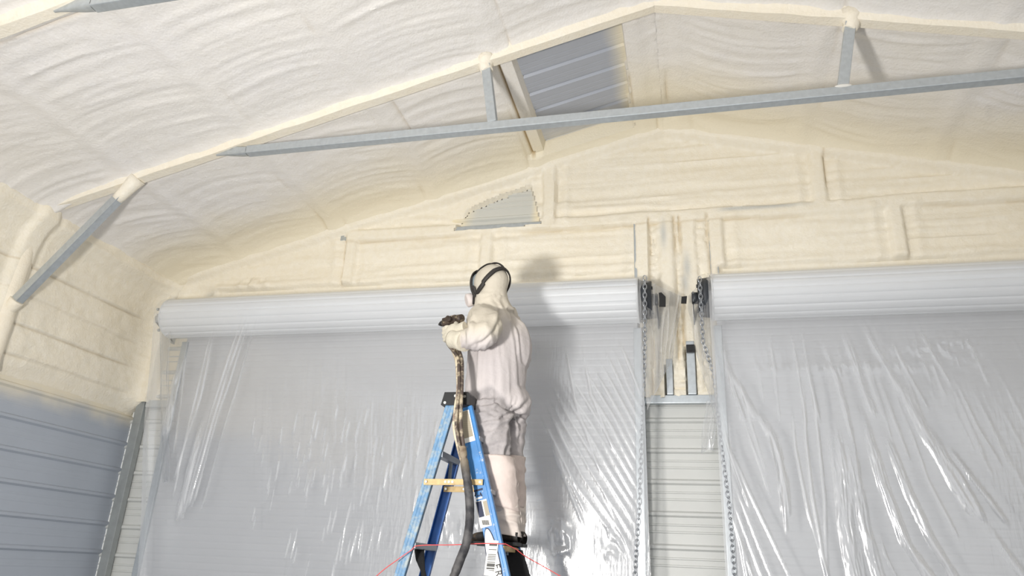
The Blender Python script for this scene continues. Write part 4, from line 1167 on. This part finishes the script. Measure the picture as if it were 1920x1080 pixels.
def suit_material():
    m, nt, b = new_mat('white_coverall')
    tc = N(nt, 'ShaderNodeTexCoord')
    nz = N(nt, 'ShaderNodeTexNoise', i_Scale=7.0, i_Detail=5.0); nt.links.new(tc.outputs['Object'], nz.inputs['Vector'])
    c = mixc(nt, ramp(nt, nz.outputs['Fac'], .35, .7), srgb(196, 189, 189), srgb(204, 197, 196))
    a = N(nt, 'ShaderNodeAttribute', attribute_name='mist')
    c = mixc(nt, a.outputs['Fac'], c, srgb(203, 195, 180))
    n2 = N(nt, 'ShaderNodeTexNoise', i_Scale=16.0, i_Detail=8.0, i_Roughness=.7); nt.links.new(tc.outputs['Object'], n2.inputs['Vector'])
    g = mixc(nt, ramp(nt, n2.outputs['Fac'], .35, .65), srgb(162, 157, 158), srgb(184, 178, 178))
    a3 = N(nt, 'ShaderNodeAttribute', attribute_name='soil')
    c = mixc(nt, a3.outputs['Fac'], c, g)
    nt.links.new(c, b.inputs['Base Color']); b.inputs['Roughness'].default_value = .75
    n3 = N(nt, 'ShaderNodeTexNoise', i_Scale=26.0, i_Detail=5.0, i_Distortion=.6); nt.links.new(tc.outputs['Object'], n3.inputs['Vector'])
    bp = N(nt, 'ShaderNodeBump', i_Strength=.35, i_Distance=.012); nt.links.new(n3.outputs['Fac'], bp.inputs['Height']); nt.links.new(bp.outputs[0], b.inputs['Normal'])
    return m
M['suit'] = suit_material()
M['pink'] = simple('pinkish_leg_cover', srgb(220, 205, 198), rough=.8, var=.07, vscale=8, bump=.5, bscale=22)
M['beige'] = simple('beige_boot_cover', srgb(222, 211, 203), rough=.8, var=.05, vscale=8, bump=.3, bscale=30)
M['boot'] = simple('black_boot', srgb(38, 36, 36), rough=.6, var=.2, dirt=srgb(120, 98, 70), dirt_amt=(.55, .75), dirt_scale=12)
M['boot_tan'] = simple('foam_stained_boot', srgb(84, 70, 56), rough=.7, var=.25, dirt=srgb(150, 124, 86), dirt_amt=(.45, .65), dirt_scale=14)
M['rubber'] = simple('dark_rubber_strap', srgb(48, 44, 42), rough=.6, var=.15, dirt=srgb(120, 108, 92), dirt_amt=(.62, .8), dirt_scale=30)
M['filter'] = simple('pale_filter_pad', srgb(222, 212, 208), rough=.8)
M['skin'] = simple('skin', srgb(196, 150, 124), rough=.55)
M['visor'] = simple('clear_visor', srgb(150, 160, 165), rough=.08)
M['glove'] = simple('foam_covered_glove', srgb(206, 199, 182), rough=.85, bump=.5, bscale=50, var=.06)
M['gun'] = simple('spray_gun_brown_crust', srgb(66, 54, 46), rough=.6, var=.3, vscale=25, dirt=srgb(176, 160, 132), dirt_amt=(.55, .7), dirt_scale=30)
link('body', body, M['suit'], person)

# leg covers and boot covers
def cover(name, centers, radii, mat, seed, hem_drop=0.0):
    n = 26; seg = 40
    cs = [Vector(c) for c in centers]
    arr = np.zeros((n, seg + 1, 3))
    for i in range(n):
        t = i / (n - 1) * (len(cs) - 1); k = min(int(t), len(cs) - 2); f = t - k
        c = cs[k].lerp(cs[k + 1], f); r = radii[k] * (1 - f) + radii[k + 1] * f
        for j in range(seg + 1):
            a = 2 * math.pi * (j % seg) / seg
            w = (float(ridge(vnoise(a * 1.2 + seed, i * .16, seed), 2)) - .4) * .020 + (float(vnoise(a * 2, i * .5, seed + 2)) - .5) * .006
            rr_ = r + w * (.3 + .7 * math.sin(math.pi * i / (n - 1)))
            tilt = hem_drop * math.cos(a) * (i / (n - 1))
            arr[i, j] = (c.x + rr_ * math.cos(a), c.y + rr_ * math.sin(a), c.z - tilt)
    o = link(name, grid_mesh(name, arr), M[mat], person)
    so = o.modifiers.new('thick', 'SOLIDIFY'); so.thickness = .004; so.offset = -1
    return o
cover('leg_cover', [P(930, 857, 4.25), P(935, 885, 4.25), P(940, 915, 4.26), P(946, 953, 4.28)], [.108, .104, .100, .092], 'pink', 3, .02)
cover('boot_cover', [P(946, 944, 4.28), P(950, 970, 4.29), P(953, 1004, 4.30)], [.084, .080, .078], 'beige', 5, .008)
cover('leg_cover', [P(957, 857, 4.46), P(958, 900, 4.46), P(960, 950, 4.47)], [.092, .088, .082], 'pink', 7, .01)
cover('boot_cover', [P(960, 942, 4.47), P(961, 970, 4.47), P(963, 1004, 4.48)], [.078, .074, .072], 'beige', 9, .005)
# boots: heel right, toe left
def boot(heel, toe, mat):
    heel = Vector(heel); toe = Vector(toe); d = (toe - heel); L = d.length; d.normalize(); s = d.cross(Vector((0, 0, 1))).normalized()
    secs = [(.0, .030, .060), (.06, .042, .085), (.25, .047, .100), (.45, .046, .082), (.65, .052, .062), (.85, .050, .052), (.96, .036, .040), (1.0, .015, .022)]
    arr = np.zeros((len(secs), 17, 3))
    for i, (t, hw, hh) in enumerate(secs):
        for j in range(17):
            a = 2 * math.pi * (j % 16) / 16
            ca, sa = math.cos(a), math.sin(a)
            x = math.copysign(abs(ca) ** .7, ca) * hw
            z = (sa * .5 + .5) ** .8 * hh
            p = heel + d * (t * L) + s * x + Vector((0, 0, .016 + z)); arr[i, j] = p
    b_ = link('boot', grid_mesh('boot', arr), M[mat], person)
    sb = MB(); ol = []
    for t, hw, hh in secs: ol.append((t * L, hw + .004))
    out = [(u, w) for u, w in ol] + [(u, -w) for u, w in ol[::-1]]
    sb.prism(out, heel, d, s, (0, 0, .018)); sb.build('sole', M['black'], b_)
    hc = MB(); hc.sweep([heel + d * .07 + Vector((0, 0, .05)), heel + d * .075 + Vector((0, 0, .12))], [.050, .048], 16); hc.build('shaft', M['black'], b_)
zs_ = zfoot
h1 = P(972, 1016, 4.26); t1 = P(879, 1016, 4.34)
boot((h1.x, 4.28, zs_), (h1.x - .305, 4.34, zs_), 'boot')
boot((h1.x - .005, 4.46, zs_), (h1.x - .31, 4.52, zs_), 'boot')

# respirator: face seal, visor, filters, straps over the hood
from mathutils.bvhtree import BVHTree
_bv = BVHTree.FromPolygons([tuple(c) for c in getco(body)], [tuple(p.vertices) for p in body.polygons])
def on_head(fa, la, ua, k=1.0):
    """direction on the hood given along forward / left / up"""
    v = Vector((fa, la, ua)).normalized()
    d = (hf * v.x + hl * v.y + hup * v.z).normalized()
    q = hd + (hf * v.x * .118 + hl * v.y * .108 + hup * v.z * .136) * k
    hit = _bv.ray_cast(hd + d * .45, -d)
    if hit[0] is not None and (hit[0] - hd).length < .165 and (hit[0] - hd).length + .012 * (k - 1) / .08 > (q - hd).length: q = hit[0] + d * max(.0, .012 * (k - 1) / .08)
    return q
def strip_on_head(name, dirs, w, k, mat='rubber', seg=18, parent=person):
    ds = [Vector(d).normalized() for d in dirs]
    n = seg * (len(ds) - 1); arr = np.zeros((n + 1, 5, 3)); pts = []
    for i in range(n + 1):
        t = i / seg; a = min(int(t), len(ds) - 2); v = ds[a].lerp(ds[a + 1], t - a); v.normalize(); pts.append(v)
    for i in range(n + 1):
        tg = (pts[min(i + 1, n)] - pts[max(i - 1, 0)]).normalized(); sd = pts[i].cross(tg).normalized()
        for j in range(5):
            u = (j - 2) / 2; v = pts[i] + sd * u * w; v.normalize()
            kk = k - (.03 if j in (0, 4) else 0)
            arr[i, j] = on_head(v.x, v.y, v.z, kk)
    o = link(name, grid_mesh(name, arr), M[mat], parent)
    so = o.modifiers.new('t', 'SOLIDIFY'); so.thickness = .006; so.offset = 1
    return o
seal = [(.60, math.sin(a) * .86, math.cos(a) * .95 + .05) for a in np.linspace(0, 2 * math.pi, 25)]
resp = strip_on_head('respirator', [(.62, y, z) for (_, y, z) in seal], .10, 1.10, seg=3)
strip_on_head('strap', [(.46, .66, -.62), (.05, .85, -.52), (-.45, .84, -.28), (-.80, .45, .12), (-.90, .0, .30)], .085, 1.08)
strip_on_head('strap', [(.46, -.66, -.62), (.05, -.85, -.52), (-.45, -.84, -.28), (-.80, -.45, .12), (-.90, .0, .30)], .075, 1.08)
strip_on_head('strap', [(.55, .25, .75), (.1, .12, 1.0), (-.4, .05, .9), (-.90, .0, .30)], .055, 1.07)
strip_on_head('strap', [(.50, .72, -.10), (.30, .85, -.30), (.35, .55, -.62)], .07, 1.10)
MB().ellipsoid(hd + hf * .070 + hup * .02, (.078, .082, .098), (hf, hl, hup)).build('visor', M['visor'], resp)
for s in (-1, 1):
    c = hd + hf * .125 + hl * s * .062 - hup * .082
    ax = (hf * .55 + hl * s * .75 - hup * .2).normalized()
    MB().sweep([c - ax * .03, c - ax * .01, c + ax * .022, c + ax * .03], [.022, .044, .046, .036], 20).build('filter', M['filter'], resp)
    MB().ellipsoid(hd + hf * .098 + hl * s * .034 + hup * .012, (.012, .014, .010), (hf, hl, hup), 10, 8).build('eye', M['label_white'], person)
MB().ellipsoid(hd + hf * .128 - hup * .078, (.034, .036, .034), (hf, hl, hup)).build('mouthpiece', M['rubber'], resp)
# collar seam of the hood
cp = [P(921 + 27 * math.cos(a), 566 + 7 * math.sin(a) , 4.38 - .10 * math.sin(a)) for a in np.linspace(0, 2 * math.pi, 30, endpoint=False)]

# gloved hands closed round the gun handle
def hand(palm, grip_axis, out_dir, back_dir, s=1.0):
    """palm centre; grip_axis = handle direction (thumb end positive); out_dir from wrist to knuckles; back_dir away from palm"""
    g = Vector(grip_axis).normalized(); o_ = Vector(out_dir); o_ = (o_ - g * o_.dot(g)).normalized(); bk = g.cross(o_).normalized()
    if bk.dot(Vector(back_dir)) < 0: bk = -bk
    m = MB(); p = Vector(palm)
    m.ellipsoid(p, (.050 * s, .046 * s, .024 * s), (o_, g, bk), 16, 10)
    for i, (off, ln) in enumerate(((.036, .92), (.013, 1.0), (-.011, .94), (-.034, .78))):
        k = p + g * off * s + o_ * .040 * s + bk * .004
        a1 = k + (o_ * .030 - bk * .010) * ln * s
        a2 = a1 + (-bk * .032 + o_ * .004) * ln * s
        a3 = a2 + (-o_ * .026 - bk * .006) * ln * s
        m.sweep([p + g * off * s * .8 + o_ * .01, k, a1, a2, a3], [.0115 * s, .0125 * s, .0118 * s, .0108 * s, .0095 * s], 10)
    b0 = p + g * .030 * s - o_ * .020 * s - bk * .008
    b1 = b0 + (g * .030 - bk * .018 + o_ * .010) * s; b2 = b1 + (o_ * .022 - bk * .016 + g * .004) * s; b3 = b2 + (o_ * .018 - bk * .006 - g * .006) * s
    m.sweep([p - o_ * .02 * s, b0, b1, b2, b3], [.018 * s, .0165 * s, .0145 * s, .0128 * s, .0105 * s], 10)
    m.sweep([p - o_ * .030 * s, p - o_ * .085 * s], [.030 * s, .036 * s], 14, flat=.8, flat_axis=bk)
    me = solidify(m, 'glove', .0045, 2)
    return link('glove', me, M['glove'], person)
gp = P(850, 622, 4.17)
hand(gp + Vector((.012, -.045, -.012)), (-.15, .05, 1), (-.85, .30, .10), (-.2, -.9, 0), 1.12)
hand(gp + Vector((.030, .050, -.045)), (-.15, .05, 1), (-.85, -.20, .10), (.2, .9, 0), 1.05)
# cuffs
def cuff(a, b, r0, r1):
    a = Vector(a); b = Vector(b); pts = [a.lerp(b, t) for t in (0, .3, .6, .85, 1)]
    m = MB(); m.sweep(pts, [r0, (r0 + r1) / 2 * 1.06, r1 * 1.02, r1 * 1.12, r1 * 1.05], 22); m.build('cuff', M['glove'], person)
cuff(P(872, 640, 4.08), P(849, 636, 4.14), .064, .056)
cuff(P(878, 637, 4.40), P(860, 631, 4.27), .056, .046)

# ================================================================== SPRAY GUN AND HOSES
gun = tag(empty('spray_gun', gp), "dark crusted spray gun gripped in the worker's gloves", 'spray gun')
MB().bar(gp + Vector((.006, 0, -.085)), gp + Vector((-.004, .0, .050)), .032, .042, side=(1, 0, 0), bevel=.008).build('handle', M['gun'], gun)
g2 = gp + Vector((-.008, .0, .075))
m = MB(); m.bar(g2 - F * .045, g2 + F * .085, .05, .055, bevel=.010); m.sweep([g2 - F * .045, g2 - F * .085], [.028, .024], 14); m.build('gun_body', M['gun'], gun)
MB().sweep([g2 + F * .085, g2 + F * .11, g2 + F * .135], [.022, .018, .007], 14).build('nozzle', M['black'], gun)
m = MB(); m.sweep([g2 + F * .03 + Vector((0, 0, -.02)), g2 + F * .045 + Vector((0, 0, -.05)), g2 + F * .035 + Vector((0, 0, -.085))], [.006, .006, .005], 8); m.build('trigger', M['black'], gun)
for s in (-1, 1):
    MB().disc(g2 + LFT * s * .035, LFT, .020, .030, 12).build('side_block', M['gun'], gun)

def hose_mat():
    m, nt, b = new_mat('hose_sleeve_fouled_at_the_top')
    geo = N(nt, 'ShaderNodeNewGeometry'); sp = N(nt, 'ShaderNodeSeparateXYZ'); nt.links.new(geo.outputs['Position'], sp.inputs[0])
    tc = N(nt, 'ShaderNodeTexCoord'); nz = N(nt, 'ShaderNodeTexNoise', i_Scale=14.0, i_Detail=6.0); nt.links.new(tc.outputs['Object'], nz.inputs['Vector'])
    f = maprange(nt, sp.outputs['Z'], 1.90, 2.12, nz.outputs['Fac'], .16)
    dk = mixc(nt, ramp(nt, nz.outputs['Fac'], .4, .7), srgb(46, 46, 50), srgb(104, 102, 102))
    lt = mixc(nt, ramp(nt, nz.outputs['Fac'], .38, .66), srgb(206, 190, 160), srgb(112, 94, 76))
    c = mixc(nt, f, dk, lt); nt.links.new(c, b.inputs['Base Color']); b.inputs['Roughness'].default_value = .7
    n3 = N(nt, 'ShaderNodeTexNoise', i_Scale=90.0); nt.links.new(tc.outputs['Object'], n3.inputs['Vector'])
    bp = N(nt, 'ShaderNodeBump', i_Strength=.5, i_Distance=.004); nt.links.new(n3.outputs['Fac'], bp.inputs['Height']); nt.links.new(bp.outputs[0], b.inputs['Normal'])
    return m
M['hose'] = hose_mat()
M['hose_brown'] = simple('brown_hose', srgb(140, 118, 106), rough=.6, var=.15, vscale=20, dirt=srgb(218, 206, 180), dirt_amt=(.40, .56), dirt_scale=13)
M['hose_dark'] = simple('dark_hose', srgb(86, 74, 68), rough=.6, var=.2, vscale=20, dirt=srgb(200, 186, 160), dirt_amt=(.46, .62), dirt_scale=15)
def smooth_path(pts, n=8):
    pts = [Vector(p) for p in pts]; out = []
    for i in range(len(pts) - 1):
        p0 = pts[max(i - 1, 0)]; p1 = pts[i]; p2 = pts[i + 1]; p3 = pts[min(i + 2, len(pts) - 1)]
        for k in range(n):
            t = k / n
            out.append(.5 * ((2 * p1) + (p2 - p0) * t + (2 * p0 - 5 * p1 + 4 * p2 - p3) * t * t + (3 * p1 - p0 - 3 * p2 + p3) * t ** 3))
    out.append(pts[-1]); return out
hoses = tag(empty('spray_hose', P(858, 745, 3.97)), "bundled hose hanging from the spray gun down past the ladder, pale above and black below", 'hose')
sp_ = smooth_path([P(866, 838, 3.97), P(872, 875, 3.97), P(878, 915, 3.97), P(881, 950, 3.97), P(880, 985, 3.97), P(874, 1020, 3.96), P(862, 1052, 3.95), P(850, 1085, 3.93), P(838, 1130, 3.90), P(835, 1230, 3.85), P(838, 1400, 3.78), Vector((-1.25, 3.5, .06)), Vector((-1.0, 3.0, .035)), Vector((-.4, 2.3, .035))])
rr = []
for i, p in enumerate(sp_):
    zt = p.z
    rr.append(.027 + .005 * float(sstep(2.0, 1.8, np.array(zt))) + .004 * math.sin(i * .9) + .003 * math.sin(i * 2.3))
MB().sweep(sp_, [min(r, .028) for r in rr], 14, flat=.85).build('sleeve', M['hose'], hoses)
for x0, y0, off, dpt, r, mt in ((-.005, -.02, -.020, .000, .0135, 'hose_brown'), (.020, .01, .004, .012, .0125, 'hose_brown'), (.030, -.01, .018, -.004, .0110, 'hose_dark'), (-.022, -.02, -.006, -.016, .0100, 'hose_dark')):
    pts = [gp + Vector((x0, y0, -.09)), P(861, 672, 4.10, dx=off * .9, dy=dpt), P(863, 700, 4.03, dx=off * .7, dy=dpt), P(863, 732, 3.985, dx=off * .55, dy=dpt), P(860, 765, 3.965, dx=off * .8, dy=dpt), P(859, 800, 3.965, dx=off, dy=dpt), P(865, 838, 3.968, dx=off * .8, dy=dpt), P(871, 868, 3.97, dx=off * .5, dy=dpt * .5), P(876, 900, 3.97, dx=off * .3, dy=0)]
    MB().sweep(smooth_path(pts), r, 10).build('hose_line', M[mt], hoses)

# ================================================================== RED CORD
M['red'] = simple('red_cord', srgb(226, 92, 92), rough=.6, var=.1, vscale=40)
cord = smooth_path([P(640, 1150, 3.7), P(706, 1080, 3.92), P(746, 1049, 4.0), P(772, 1031, 4.02)], 4) + smooth_path([P(778, 1024, 4.03), P(800, 1022, 4.02), P(850, 1021.5, 4.02), P(905, 1019, 4.025), P(948, 1020, 4.02)], 4) + smooth_path([P(968, 1030, 4.2), P(985, 1043, 4.25), P(1015, 1060, 4.3), P(1050, 1080, 4.3), P(1110, 1115, 4.3)], 4)
tag(MB().sweep(cord, .0027, 6).build('red_cord', M['red']), 'thin red cord tied across the ladder and running off both ways', 'cord')
